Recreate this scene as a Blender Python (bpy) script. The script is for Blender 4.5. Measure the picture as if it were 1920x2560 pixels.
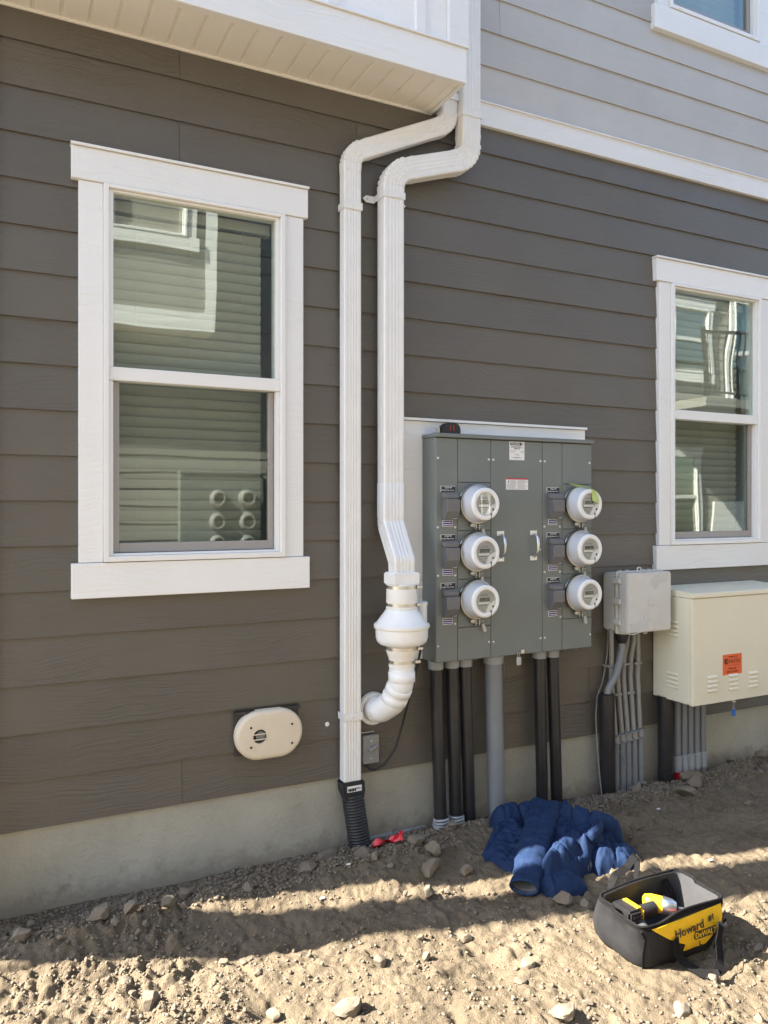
import bpy, bmesh, math, random
import numpy as np
from mathutils import Vector, Matrix, Quaternion
random.seed(7)
R = math.radians
PI = math.pi
sc = bpy.context.scene
for o in list(bpy.data.objects):
    bpy.data.objects.remove(o, do_unlink=True)
COL = sc.collection

# ------------------------------------------------------------------ camera, sky, sun, exposure
cam = bpy.data.cameras.new('camera'); cam_o = bpy.data.objects.new('camera', cam); COL.objects.link(cam_o)
cam.sensor_fit = 'VERTICAL'; cam.sensor_height = 36.0
cam.lens = 36.0 * 1940.0 / 2560.0
cam.shift_y = -14.0 / 2560.0
cam.clip_start = 0.05; cam.clip_end = 500
cam_o.location = (0, -3.278, 1.53)
cam_o.rotation_euler = (R(90), 0, R(-26.45))
sc.camera = cam_o

SUN_EL = R(40); SAZ = Vector((-0.958, 0.287, 0)).normalized()
TO_SUN = Vector((SAZ.x * math.cos(SUN_EL), SAZ.y * math.cos(SUN_EL), math.sin(SUN_EL)))
world = bpy.data.worlds.new('World'); sc.world = world; world.use_nodes = True
wn = world.node_tree; bg = wn.nodes['Background']
sky = wn.nodes.new('ShaderNodeTexSky'); sky.sky_type = 'NISHITA'; sky.sun_disc = False
sky.sun_elevation = SUN_EL; sky.sun_rotation = math.atan2(SAZ.x, SAZ.y)
sky.air_density = 1.0; sky.dust_density = 1.0; sky.ozone_density = 1.0
wn.links.new(sky.outputs[0], bg.inputs[0]); bg.inputs[1].default_value = 0.095
sun = bpy.data.lights.new('sun', 'SUN'); sun_o = bpy.data.objects.new('sun', sun); COL.objects.link(sun_o)
sun.energy = 5.0; sun.angle = R(0.53); sun.color = (1.0, 0.92, 0.80)
sun_o.rotation_euler = (-TO_SUN).to_track_quat('-Z', 'Y').to_euler(); sun_o.location = (-6, 3, 8)
sc.view_settings.view_transform = 'Standard'; sc.view_settings.look = 'None'
sc.view_settings.gamma = 1.0; sc.view_settings.use_curve_mapping = False
sc.view_settings.exposure = 2.5
sc.cycles.use_denoising = True
sc.cycles.max_bounces = 6; sc.cycles.diffuse_bounces = 4; sc.cycles.glossy_bounces = 3; sc.cycles.transparent_max_bounces = 16

# ------------------------------------------------------------------ materials
def mat(name, col, rough=0.6, metal=0.0, var=0.0, vscale=4.0, bump=0.0, bscale=60.0, stretch=(1, 1, 1),
        detail=5.0, dist=0.0, spec=0.5, coat=0.0, col2=None, rnd=False, rvar=0.0, dirt=None):
    m = bpy.data.materials.new(name); m.use_nodes = True
    nt = m.node_tree; N = nt.nodes; Lk = nt.links.new
    b = N['Principled BSDF']
    b.inputs['Base Color'].default_value = (*col, 1); b.inputs['Roughness'].default_value = rough
    b.inputs['Metallic'].default_value = metal
    b.inputs['Specular IOR Level'].default_value = spec; b.inputs['Coat Weight'].default_value = coat
    if var or bump or rvar or dirt:
        geo = N.new('ShaderNodeNewGeometry'); src = geo.outputs['Position']
        if rnd:
            oi = N.new('ShaderNodeObjectInfo'); mu = N.new('ShaderNodeMath'); mu.operation = 'MULTIPLY'; mu.inputs[1].default_value = 37.0
            Lk(oi.outputs['Random'], mu.inputs[0]); ad = N.new('ShaderNodeVectorMath'); ad.operation = 'ADD'
            Lk(src, ad.inputs[0]); Lk(mu.outputs[0], ad.inputs[1]); src = ad.outputs[0]
    if var:
        n = N.new('ShaderNodeTexNoise'); n.inputs['Scale'].default_value = vscale; n.inputs['Detail'].default_value = 6; n.inputs['Roughness'].default_value = 0.65
        Lk(src, n.inputs['Vector'])
        cr = N.new('ShaderNodeValToRGB'); cr.color_ramp.elements[0].position = 0.3; cr.color_ramp.elements[1].position = 0.7
        c2 = col2 if col2 else tuple(min(1, c * (1 + var)) for c in col); c1 = col if col2 else tuple(c * (1 - var) for c in col)
        cr.color_ramp.elements[0].color = (*c1, 1); cr.color_ramp.elements[1].color = (*c2, 1)
        Lk(n.outputs['Fac'], cr.inputs[0]); cout = cr.outputs[0]
        if dirt:
            n2 = N.new('ShaderNodeTexNoise'); n2.inputs['Scale'].default_value = dirt[1]; n2.inputs['Detail'].default_value = 8; n2.inputs['Roughness'].default_value = 0.75
            Lk(src, n2.inputs['Vector']); r2 = N.new('ShaderNodeValToRGB'); r2.color_ramp.elements[0].position = dirt[2]; r2.color_ramp.elements[1].position = min(1, dirt[2] + 0.16)
            Lk(n2.outputs['Fac'], r2.inputs[0]); mx = N.new('ShaderNodeMix'); mx.data_type = 'RGBA'
            Lk(r2.outputs[0], mx.inputs['Factor']); Lk(cout, mx.inputs['A']); mx.inputs['B'].default_value = (*dirt[0], 1); cout = mx.outputs['Result']
        Lk(cout, b.inputs['Base Color'])
    if bump:
        mp = N.new('ShaderNodeVectorMath'); mp.operation = 'MULTIPLY'; mp.inputs[1].default_value = stretch
        Lk(src, mp.inputs[0])
        n = N.new('ShaderNodeTexNoise'); n.inputs['Scale'].default_value = bscale; n.inputs['Detail'].default_value = detail; n.inputs['Distortion'].default_value = dist
        Lk(mp.outputs[0], n.inputs['Vector'])
        bp = N.new('ShaderNodeBump'); bp.inputs['Strength'].default_value = bump; bp.inputs['Distance'].default_value = 0.004
        Lk(n.outputs['Fac'], bp.inputs['Height']); Lk(bp.outputs[0], b.inputs['Normal'])
    return m

def grain_mat(name, col, strength, rough=0.55, var=0.06, zs=1.0):
    """fibre-cement board: embossed wood grain running along x, different on each board"""
    m = mat(name, col, rough, var=var, vscale=2.5, rnd=True)
    nt = m.node_tree; N = nt.nodes; Lk = nt.links.new; b = N['Principled BSDF']
    geo = N.new('ShaderNodeNewGeometry'); oi = N.new('ShaderNodeObjectInfo')
    old = b.inputs['Base Color'].links[0].from_socket; mr0 = N.new('ShaderNodeMapRange'); mr0.inputs[3].default_value = 0.93; mr0.inputs[4].default_value = 1.05; Lk(oi.outputs['Random'], mr0.inputs[0])
    vm = N.new('ShaderNodeVectorMath'); vm.operation = 'SCALE'; Lk(old, vm.inputs[0]); Lk(mr0.outputs[0], vm.inputs['Scale']); Lk(vm.outputs[0], b.inputs['Base Color'])
    mu = N.new('ShaderNodeMath'); mu.operation = 'MULTIPLY'; mu.inputs[1].default_value = 53.0; Lk(oi.outputs['Random'], mu.inputs[0])
    ad = N.new('ShaderNodeVectorMath'); ad.operation = 'ADD'; Lk(geo.outputs['Position'], ad.inputs[0]); Lk(mu.outputs[0], ad.inputs[1])
    warp = N.new('ShaderNodeTexNoise'); warp.inputs['Scale'].default_value = 2.2; warp.inputs['Detail'].default_value = 2
    Lk(ad.outputs[0], warp.inputs['Vector'])
    w2 = N.new('ShaderNodeVectorMath'); w2.operation = 'MULTIPLY'; w2.inputs[1].default_value = (0.0, 0.0, 0.16); Lk(warp.outputs['Color'], w2.inputs[0])
    a2 = N.new('ShaderNodeVectorMath'); a2.operation = 'ADD'; Lk(ad.outputs[0], a2.inputs[0]); Lk(w2.outputs[0], a2.inputs[1])
    st = N.new('ShaderNodeVectorMath'); st.operation = 'MULTIPLY'; st.inputs[1].default_value = (2.2, 2.2, 60.0 * zs); Lk(a2.outputs[0], st.inputs[0])
    n = N.new('ShaderNodeTexNoise'); n.inputs['Scale'].default_value = 2.0; n.inputs['Detail'].default_value = 5; n.inputs['Roughness'].default_value = 0.6
    Lk(st.outputs[0], n.inputs['Vector'])
    mask = N.new('ShaderNodeTexNoise'); mask.inputs['Scale'].default_value = 1.7; Lk(ad.outputs[0], mask.inputs['Vector'])
    mm = N.new('ShaderNodeMapRange'); mm.inputs[1].default_value = 0.4; mm.inputs[2].default_value = 0.65; mm.inputs[3].default_value = 0.25; mm.inputs[4].default_value = 1.0
    Lk(mask.outputs['Fac'], mm.inputs[0])
    ml = N.new('ShaderNodeMath'); ml.operation = 'MULTIPLY'; Lk(n.outputs['Fac'], ml.inputs[0]); Lk(mm.outputs[0], ml.inputs[1])
    fine = N.new('ShaderNodeTexNoise'); fine.inputs['Scale'].default_value = 160; fine.inputs['Detail'].default_value = 2; Lk(geo.outputs['Position'], fine.inputs['Vector'])
    f2 = N.new('ShaderNodeMath'); f2.operation = 'MULTIPLY'; f2.inputs[1].default_value = 0.18; Lk(fine.outputs['Fac'], f2.inputs[0])
    sm = N.new('ShaderNodeMath'); sm.operation = 'ADD'; Lk(ml.outputs[0], sm.inputs[0]); Lk(f2.outputs[0], sm.inputs[1])
    bp = N.new('ShaderNodeBump'); bp.inputs['Strength'].default_value = strength; bp.inputs['Distance'].default_value = 0.0065
    Lk(sm.outputs[0], bp.inputs['Height']); Lk(bp.outputs[0], b.inputs['Normal'])
    return m

def glass_mat(name, tint, f0=0.07):
    m = bpy.data.materials.new(name); m.use_nodes = True
    nt = m.node_tree; N = nt.nodes; Lk = nt.links.new; N.remove(N['Principled BSDF'])
    out = N['Material Output']; mix = N.new('ShaderNodeMixShader'); tr = N.new('ShaderNodeBsdfTransparent'); gl = N.new('ShaderNodeBsdfGlossy')
    tr.inputs['Color'].default_value = (*tint, 1); gl.inputs['Roughness'].default_value = 0.0; gl.inputs['Color'].default_value = (0.92, 1.0, 0.96, 1)
    lw = N.new('ShaderNodeLayerWeight'); lw.inputs['Blend'].default_value = 0.5
    pw = N.new('ShaderNodeMath'); pw.operation = 'POWER'; pw.inputs[1].default_value = 4.0; Lk(lw.outputs['Facing'], pw.inputs[0])
    ma = N.new('ShaderNodeMath'); ma.operation = 'MULTIPLY_ADD'; ma.inputs[1].default_value = 1 - f0; ma.inputs[2].default_value = f0; Lk(pw.outputs[0], ma.inputs[0])
    # gentle waviness of the sheet
    geo = N.new('ShaderNodeNewGeometry'); n = N.new('ShaderNodeTexNoise'); n.inputs['Scale'].default_value = 3.0; n.inputs['Detail'].default_value = 0; Lk(geo.outputs['Position'], n.inputs['Vector'])
    bp = N.new('ShaderNodeBump'); bp.inputs['Strength'].default_value = 0.06; bp.inputs['Distance'].default_value = 0.02; Lk(n.outputs['Fac'], bp.inputs['Height']); Lk(bp.outputs[0], gl.inputs['Normal'])
    Lk(ma.outputs[0], mix.inputs[0]); Lk(tr.outputs[0], mix.inputs[1]); Lk(gl.outputs[0], mix.inputs[2]); Lk(mix.outputs[0], out.inputs[0])
    return m

M = {}
M['siding'] = grain_mat('siding_dark', (0.123, 0.110, 0.0905), 1.0, rough=0.42)
M['siding_light'] = grain_mat('siding_light', (0.47, 0.452, 0.425), 0.9, zs=0.5)
M['siding_tan'] = grain_mat('siding_tan', (0.27, 0.26, 0.235), 0.3)
M['trim'] = grain_mat('trim_white', (0.81, 0.81, 0.80), 0.9, rough=0.5, var=0.02, zs=0.6)
M['white'] = mat('vinyl_white', (0.82, 0.815, 0.80), 0.35)
M['soffit'] = mat('soffit', (0.84, 0.81, 0.75), 0.5, var=0.02, bump=0.05, bscale=200)
M['gutter'] = mat('gutter_white', (0.80, 0.79, 0.77), 0.38, var=0.04, vscale=9, dirt=((0.66, 0.63, 0.57), 7, 0.66))
M['pvc'] = mat('pvc_white', (0.83, 0.83, 0.82), 0.28, var=0.03, vscale=14, dirt=((0.62, 0.58, 0.52), 18, 0.68))
M['rubber_white'] = mat('rubber_white', (0.78, 0.75, 0.69), 0.55)
M['steel'] = mat('steel', (0.62, 0.61, 0.58), 0.3, 1.0)
M['zinc'] = mat('zinc', (0.72, 0.74, 0.74), 0.35, 1.0)
M['concrete'] = mat('concrete', (0.39, 0.375, 0.315), 0.9, var=0.14, vscale=3.2, bump=0.9, bscale=70, detail=9, dirt=((0.31, 0.285, 0.24), 7, 0.58))
M['cabinet'] = mat('cabinet_grey', (0.168, 0.186, 0.177), 0.40, var=0.05, vscale=5, bump=0.04, bscale=300, dirt=((0.25, 0.25, 0.225), 9, 0.68))
M['cover'] = mat('cover_grey', (0.15, 0.15, 0.155), 0.45, var=0.06, vscale=30, bump=0.1, bscale=300)
M['meter_white'] = mat('meter_white', (0.82, 0.82, 0.81), 0.3)
M['meter_side'] = mat('meter_side', (0.60, 0.62, 0.66), 0.14, coat=0.6)  # blue-grey tint puts the sky's reflection into the side colour
M['ring'] = mat('ring_steel', (0.42, 0.42, 0.40), 0.32, 1.0)
M['meter_face'] = mat('meter_face', (0.40, 0.395, 0.38), 0.5)
M['lcd'] = mat('lcd', (0.055, 0.06, 0.04), 0.25)
M['ink'] = mat('ink', (0.02, 0.02, 0.02), 0.6)
M['paper'] = mat('label_white', (0.80, 0.80, 0.79), 0.55)
M['red_ink'] = mat('label_red', (0.50, 0.03, 0.05), 0.5)
M['blue_ink'] = mat('label_blue', (0.03, 0.02, 0.20), 0.5)
M['grey_ink'] = mat('grey_ink', (0.25, 0.25, 0.25), 0.6)
M['black_pipe'] = mat('black_pipe', (0.022, 0.021, 0.022), 0.34, var=0.3, vscale=6, dirt=((0.10, 0.088, 0.075), 30, 0.69))
M['grey_pipe'] = mat('grey_pipe', (0.20, 0.21, 0.22), 0.4, var=0.06, vscale=7, dirt=((0.30, 0.27, 0.23), 14, 0.7))
M['grey_pipe2'] = mat('grey_pipe_light', (0.27, 0.265, 0.25), 0.45, var=0.06, vscale=9, dirt=((0.17, 0.15, 0.13), 20, 0.68))
M['coupling'] = mat('coupling_grey', (0.30, 0.315, 0.33), 0.4)
M['rubber'] = mat('rubber_black', (0.022, 0.022, 0.024), 0.55, var=0.2, vscale=30, dirt=((0.14, 0.12, 0.10), 22, 0.68))
M['nid'] = mat('nid_grey', (0.60, 0.59, 0.56), 0.5, var=0.04, vscale=9, dirt=((0.67, 0.645, 0.60), 11, 0.56))
M['tel'] = mat('telecom_beige', (0.77, 0.72, 0.56), 0.42, var=0.02, vscale=4, bump=0.03, bscale=350)
M['orange'] = mat('sticker_orange', (0.78, 0.13, 0.03), 0.5, var=0.05, vscale=30)
M['orange_ink'] = mat('sticker_ink', (0.10, 0.02, 0.005), 0.6)
M['lock_blue'] = mat('lock_blue', (0.02, 0.13, 0.42), 0.4)
M['ventp'] = mat('vent_beige', (0.72, 0.635, 0.50), 0.5, var=0.03, vscale=12, bump=0.1, bscale=200)
M['dark'] = mat('dark', (0.02, 0.02, 0.02), 0.8)
M['darkbrown'] = mat('dark_flashing', (0.035, 0.033, 0.032), 0.5)
M['switchg'] = mat('switch_grey', (0.22, 0.22, 0.21), 0.45, var=0.05, vscale=40)
M['blind'] = mat('blind', (0.50, 0.485, 0.435), 0.5)
M['interior'] = mat('interior', (0.45, 0.43, 0.40), 0.9)
M['sash_grey'] = mat('sash_grey', (0.33, 0.31, 0.29), 0.45)
M['glass'] = glass_mat('window_glass', (0.90, 0.93, 0.90), 0.12)
M['glass_low'] = glass_mat('window_glass_lower', (0.79, 0.82, 0.79), 0.11)
M['lens'] = glass_mat('meter_lens', (0.95, 0.95, 0.95), 0.04)
M['clear'] = mat('clear_tag', (0.45, 0.45, 0.42), 0.3)
M['greentape'] = mat('green_tape', (0.40, 0.52, 0.16), 0.55, var=0.08, vscale=40, bump=0.3, bscale=120)
M['toolblack'] = mat('tool_black', (0.018, 0.018, 0.02), 0.5, dirt=((0.12, 0.11, 0.10), 60, 0.66), var=0.2, vscale=50)
M['toolred'] = mat('tool_red', (0.30, 0.018, 0.012), 0.5)
M['toolyellow'] = mat('tool_yellow', (0.78, 0.50, 0.02), 0.42)
M['bagblack'] = mat('bag_black', (0.024, 0.024, 0.026), 0.85, var=0.25, vscale=14, bump=0.35, bscale=420, detail=3, dirt=((0.040, 0.036, 0.032), 22, 0.6), spec=0.2)
M['bagyellow'] = mat('bag_yellow', (0.80, 0.48, 0.02), 0.7, var=0.08, vscale=20, bump=0.35, bscale=300, dirt=((0.45, 0.30, 0.10), 16, 0.68), spec=0.2)
M['webbing'] = mat('webbing', (0.014, 0.014, 0.015), 0.9, bump=0.5, bscale=500, var=0.2, vscale=60, spec=0.08)
M['baglin'] = mat('bag_lining', (0.042, 0.042, 0.045), 0.85, var=0.15, vscale=20, bump=0.3, bscale=200)
M['denim'] = mat('jacket_blue', (0.0075, 0.023, 0.070), 0.8, var=0.14, vscale=16, bump=0.45, bscale=45, detail=8, dist=0.8, dirt=((0.026, 0.046, 0.10), 12, 0.64), spec=0.3)
M['plaidgrey'] = mat('plaid_grey', (0.17, 0.17, 0.16), 0.9, var=0.1, vscale=60)
M['plaidblue'] = mat('plaid_blue', (0.03, 0.05, 0.28), 0.9, var=0.1, vscale=60)
M['redtag'] = mat('red_plastic', (0.55, 0.01, 0.02), 0.35, bump=0.3, bscale=60)
M['roof'] = mat('roof_shingle', (0.08, 0.075, 0.07), 0.9, var=0.2, vscale=12)
M['rock'] = mat('rock', (0.135, 0.108, 0.078), 0.95, var=0.2, vscale=14, col2=(0.205, 0.170, 0.126), bump=1.0, bscale=55, detail=9, rnd=True)
M['pebble'] = mat('pebble', (0.135, 0.108, 0.076), 0.95, var=0.2, vscale=60, col2=(0.212, 0.174, 0.126), bump=0.4, bscale=150)
def dirt_mat():
    m = mat('dirt', (0.124, 0.098, 0.067), 1.0, var=0.2, vscale=3.4, col2=(0.200, 0.162, 0.112), spec=0.1)
    nt = m.node_tree; N = nt.nodes; Lk = nt.links.new; b = N['Principled BSDF']
    geo = N.new('ShaderNodeNewGeometry'); h = None
    for s, a in ((40, 1.0), (190, 0.5)):
        n = N.new('ShaderNodeTexNoise'); n.inputs['Scale'].default_value = s; n.inputs['Detail'].default_value = 4; n.inputs['Roughness'].default_value = 0.7; Lk(geo.outputs['Position'], n.inputs['Vector'])
        mu = N.new('ShaderNodeMath'); mu.operation = 'MULTIPLY'; mu.inputs[1].default_value = a; Lk(n.outputs['Fac'], mu.inputs[0])
        if h is None: h = mu.outputs[0]
        else:
            ad = N.new('ShaderNodeMath'); ad.operation = 'ADD'; Lk(h, ad.inputs[0]); Lk(mu.outputs[0], ad.inputs[1]); h = ad.outputs[0]
    bp = N.new('ShaderNodeBump'); bp.inputs['Strength'].default_value = 1.0; bp.inputs['Distance'].default_value = 0.012
    Lk(h, bp.inputs['Height']); Lk(bp.outputs[0], b.inputs['Normal'])
    return m
M['dirt'] = dirt_mat()
def add_splash(m):
    nt = m.node_tree; N = nt.nodes; Lk = nt.links.new; b = N['Principled BSDF']; old = b.inputs['Base Color'].links[0].from_socket
    geo = N.new('ShaderNodeNewGeometry'); sp = N.new('ShaderNodeSeparateXYZ'); Lk(geo.outputs['Position'], sp.inputs[0])
    n = N.new('ShaderNodeTexNoise'); n.inputs['Scale'].default_value = 14; n.inputs['Detail'].default_value = 8; n.inputs['Roughness'].default_value = .75; Lk(geo.outputs['Position'], n.inputs['Vector'])
    a = N.new('ShaderNodeMath'); a.operation = 'MULTIPLY_ADD'; a.inputs[1].default_value = -.42; Lk(n.outputs['Fac'], a.inputs[0]); Lk(sp.outputs['Z'], a.inputs[2])
    mr = N.new('ShaderNodeMapRange'); mr.inputs[1].default_value = -.22; mr.inputs[2].default_value = -.15; mr.inputs[3].default_value = .5; mr.inputs[4].default_value = 0; Lk(a.outputs[0], mr.inputs[0])
    mx = N.new('ShaderNodeMix'); mx.data_type = 'RGBA'; Lk(mr.outputs[0], mx.inputs['Factor']); Lk(old, mx.inputs['A']); mx.inputs['B'].default_value = (.24, .20, .15, 1); Lk(mx.outputs['Result'], b.inputs['Base Color'])
add_splash(M['concrete'])

# ------------------------------------------------------------------ mesh helpers
WL = {}          # world location of every object that can be a parent
def tag(o, label=None, cat=None, group=None, kind=None):
    if label: o['label'] = label
    if cat: o['category'] = cat
    if group: o['group'] = group
    if kind: o['kind'] = kind
    return o
def thing(name, loc, label, cat, group=None):
    o = bpy.data.objects.new(name, None); COL.objects.link(o); o.location = loc
    o.empty_display_size = 0.05; WL[o] = Vector(loc)
    return tag(o, label, cat, group)
def link(name, me, m, parent=None, smooth=False, recenter=True):
    o = bpy.data.objects.new(name, me)
    if m is not None and not me.materials: me.materials.append(m)
    loc = Vector((0, 0, 0))
    if recenter and len(me.vertices):
        n = len(me.vertices); co = np.empty(n * 3); me.vertices.foreach_get('co', co); co = co.reshape(-1, 3)
        mn, mx = co.min(0), co.max(0); loc = Vector(((mn[0] + mx[0]) / 2, (mn[1] + mx[1]) / 2, mn[2]))
        co -= np.array(loc); me.vertices.foreach_set('co', co.ravel()); me.update()
    COL.objects.link(o); o.location = loc; WL[o] = loc
    if parent is not None:
        o.parent = parent; o.matrix_parent_inverse = Matrix.Translation(-WL[parent])
    if smooth: me.polygons.foreach_set('use_smooth', [True] * len(me.polygons))
    return o
def copy_tree(o, parent=None):
    c = o.copy(); COL.objects.link(c)
    if parent is not None: c.parent = parent; c.matrix_parent_inverse = o.matrix_parent_inverse.copy()
    for ch in list(o.children):
        copy_tree(ch, c)
    return c

class MB:
    def __init__(s): s.v = []; s.f = []
    def add(s, vs, fs):
        b = len(s.v); s.v += [tuple(p) for p in vs]; s.f += [tuple(i + b for i in f) for f in fs]; return s
    def box(s, x0, x1, y0, y1, z0, z1):
        vs = [(x, y, z) for z in (z0, z1) for y in (y0, y1) for x in (x0, x1)]
        return s.add(vs, [(0, 2, 3, 1), (4, 5, 7, 6), (0, 1, 5, 4), (2, 6, 7, 3), (0, 4, 6, 2), (1, 3, 7, 5)])
    def prism(s, poly, a0, a1, axis='x'):
        """polygon extruded along axis; poly given in the two other axes in order (x: y,z) (y: x,z) (z: x,y)"""
        def P(a, p):
            return {'x': (a, p[0], p[1]), 'y': (p[0], a, p[1]), 'z': (p[0], p[1], a)}[axis]
        n = len(poly); vs = [P(a0, p) for p in poly] + [P(a1, p) for p in poly]
        fs = [tuple(range(n)), tuple(range(2 * n - 1, n - 1, -1))] + [(i, i + n, (i + 1) % n + n, (i + 1) % n) for i in range(n)]
        return s.add(vs, fs)
    def loft(s, rings, cap0=True, cap1=True, closed=True):
        n = len(rings[0]); vs = [p for r in rings for p in r]; fs = []
        for k in range(len(rings) - 1):
            for i in range(n if closed else n - 1):
                j = (i + 1) % n; fs.append((k * n + i, k * n + j, (k + 1) * n + j, (k + 1) * n + i))
        if cap0: fs.append(tuple(range(n - 1, -1, -1)))
        if cap1: fs.append(tuple(range((len(rings) - 1) * n, len(rings) * n)))
        return s.add(vs, fs)
    def lathe(s, prof, c, axis='z', n=40, cap0=True, cap1=True):
        """prof: list of (radius, height) along axis from centre c"""
        rings = []
        for r, h in prof:
            ring = []
            for i in range(n):
                a = 2 * PI * i / n; u, w_ = r * math.cos(a), r * math.sin(a)
                ring.append({'z': (c[0] + u, c[1] + w_, c[2] + h), 'y': (c[0] + u, c[1] + h, c[2] + w_), 'x': (c[0] + h, c[1] + u, c[2] + w_)}[axis])
            rings.append(ring)
        return s.loft(rings, cap0, cap1)
    def sweep(s, path, section, up=(0, -1, 0), scales=None, cap0=True, cap1=True):
        """section: list of (u, v); v points along `up`"""
        P = [Vector(p) for p in path]; upv = Vector(up); rings = []
        for i, p in enumerate(P):
            t = (P[min(i + 1, len(P) - 1)] - P[max(i - 1, 0)]).normalized()
            v = (upv - t * upv.dot(t))
            if v.length < 1e-4: v = Vector((1, 0, 0))
            v.normalize(); u = v.cross(t).normalized()
            su, sv = scales[i] if scales else (1, 1)
            rings.append([p + u * a * su + v * b * sv for a, b in section])
        return s.loft(rings, cap0, cap1)
    def tube(s, path, r, n=16, up=(0, -1, 0.01), cap0=True, cap1=True):
        sec = [(math.cos(2 * PI * i / n), math.sin(2 * PI * i / n)) for i in range(n)]
        rr = r if isinstance(r, (list, tuple)) else [r] * len(path)
        return s.sweep(path, sec, up, [(q, q) for q in rr], cap0, cap1)
    def build(s, name, m, parent=None, smooth=False, bevel=0.0, seg=1, ang=35):
        me = bpy.data.meshes.new(name); me.from_pydata(s.v, [], s.f); me.update()
        bm = bmesh.new(); bm.from_mesh(me)
        bmesh.ops.recalc_face_normals(bm, faces=bm.faces)
        if bevel:
            es = [e for e in bm.edges if len(e.link_faces) == 2 and e.calc_face_angle(0) > R(30)]
            bmesh.ops.bevel(bm, geom=es, offset=bevel, segments=seg, affect='EDGES', clamp_overlap=True)
        bm.to_mesh(me); bm.free()
        o = link(name, me, m, parent)
        if smooth:
            me.polygons.foreach_set('use_smooth', [True] * len(me.polygons))
            try: me.set_sharp_from_angle(angle=R(ang))
            except Exception: pass
        return o
def bx(name, m, parent, x0, x1, y0, y1, z0, z1, bevel=0.0):
    return MB().box(x0, x1, y0, y1, z0, z1).build(name, m, parent, bevel=bevel)
def fillet(pts, rad, n=9):
    """polyline with rounded corners; also returns a flag list telling bend samples"""
    P = [Vector(p) for p in pts]; out = [P[0]]; fl = [0]
    for i in range(1, len(P) - 1):
        a = (P[i - 1] - P[i]).normalized(); b = (P[i + 1] - P[i]).normalized(); ang = a.angle(b)
        d = rad / math.tan(ang / 2); p0 = P[i] + a * d; p1 = P[i] + b * d
        cdir = (a + b).normalized(); c = P[i] + cdir * (rad / math.sin(ang / 2))
        v0, v1 = p0 - c, p1 - c; tot = v0.angle(v1)
        for k in range(n + 1):
            t = k / n; q = (v0 * math.sin((1 - t) * tot) + v1 * math.sin(t * tot)) / math.sin(tot)
            out.append(c + q); fl.append(i)
    out.append(P[-1]); fl.append(0)
    return out, fl
def text(name, s, size, x, y, z, m, parent, align='CENTER', sx=1.0, shear=0.0, rot=None, thick=0.0004):
    cu = bpy.data.curves.new(name, 'FONT'); cu.body = s; cu.size = size; cu.align_x = align; cu.align_y = 'CENTER'; cu.extrude = thick
    cu.shear = shear; cu.offset = 0.0; cu.resolution_u = 2
    t = bpy.data.objects.new(name, cu); COL.objects.link(t)
    dg = bpy.context.evaluated_depsgraph_get(); me = bpy.data.meshes.new_from_object(t.evaluated_get(dg)); COL.objects.unlink(t); bpy.data.objects.remove(t)
    mtx = Matrix.Translation((x, y, z)) @ (rot if rot is not None else Matrix.Rotation(PI / 2, 4, 'X')) @ Matrix.Diagonal((sx, 1, 1, 1))
    me.transform(mtx); me.materials.clear()
    return link(name, me, m, parent)

# ------------------------------------------------------------------ numpy noise for the ground
def _hash(ix, iy, seed):
    h = (ix.astype(np.int64) * 374761393 + iy.astype(np.int64) * 668265263 + seed * 1442695041) & 0xFFFFFFFF
    h = ((h ^ (h >> 13)) * 1274126177) & 0xFFFFFFFF
    return ((h ^ (h >> 16)) & 0xFFFF) / 65535.0
def vnoise(x, y, seed=0):
    ix = np.floor(x); iy = np.floor(y); fx = x - ix; fy = y - iy
    ux = fx * fx * fx * (fx * (fx * 6 - 15) + 10); uy = fy * fy * fy * (fy * (fy * 6 - 15) + 10)
    a = _hash(ix, iy, seed); b = _hash(ix + 1, iy, seed); c = _hash(ix, iy + 1, seed); d = _hash(ix + 1, iy + 1, seed)
    return (a + (b - a) * ux) * (1 - uy) + (c + (d - c) * ux) * uy
def fbm(x, y, seed=0, oct=4, gain=0.5):
    s = 0; a = 1; t = 0
    for k in range(oct):
        s = s + a * (vnoise(x, y, seed + k * 17) - 0.5); t += a; a *= gain; x = x * 2.03 + 11.3; y = y * 2.03 + 5.7
    return s / t * 2
def gauss(x, y, cx, cy, sx, sy): return np.exp(-((x - cx) / sx) ** 2 - ((y - cy) / sy) ** 2)
DENTS = [(random.uniform(0.2, 2.4), random.uniform(-1.7, -0.5), random.uniform(0.03, 0.07), random.uniform(0.006, 0.016)) for _ in range(26)]
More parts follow.
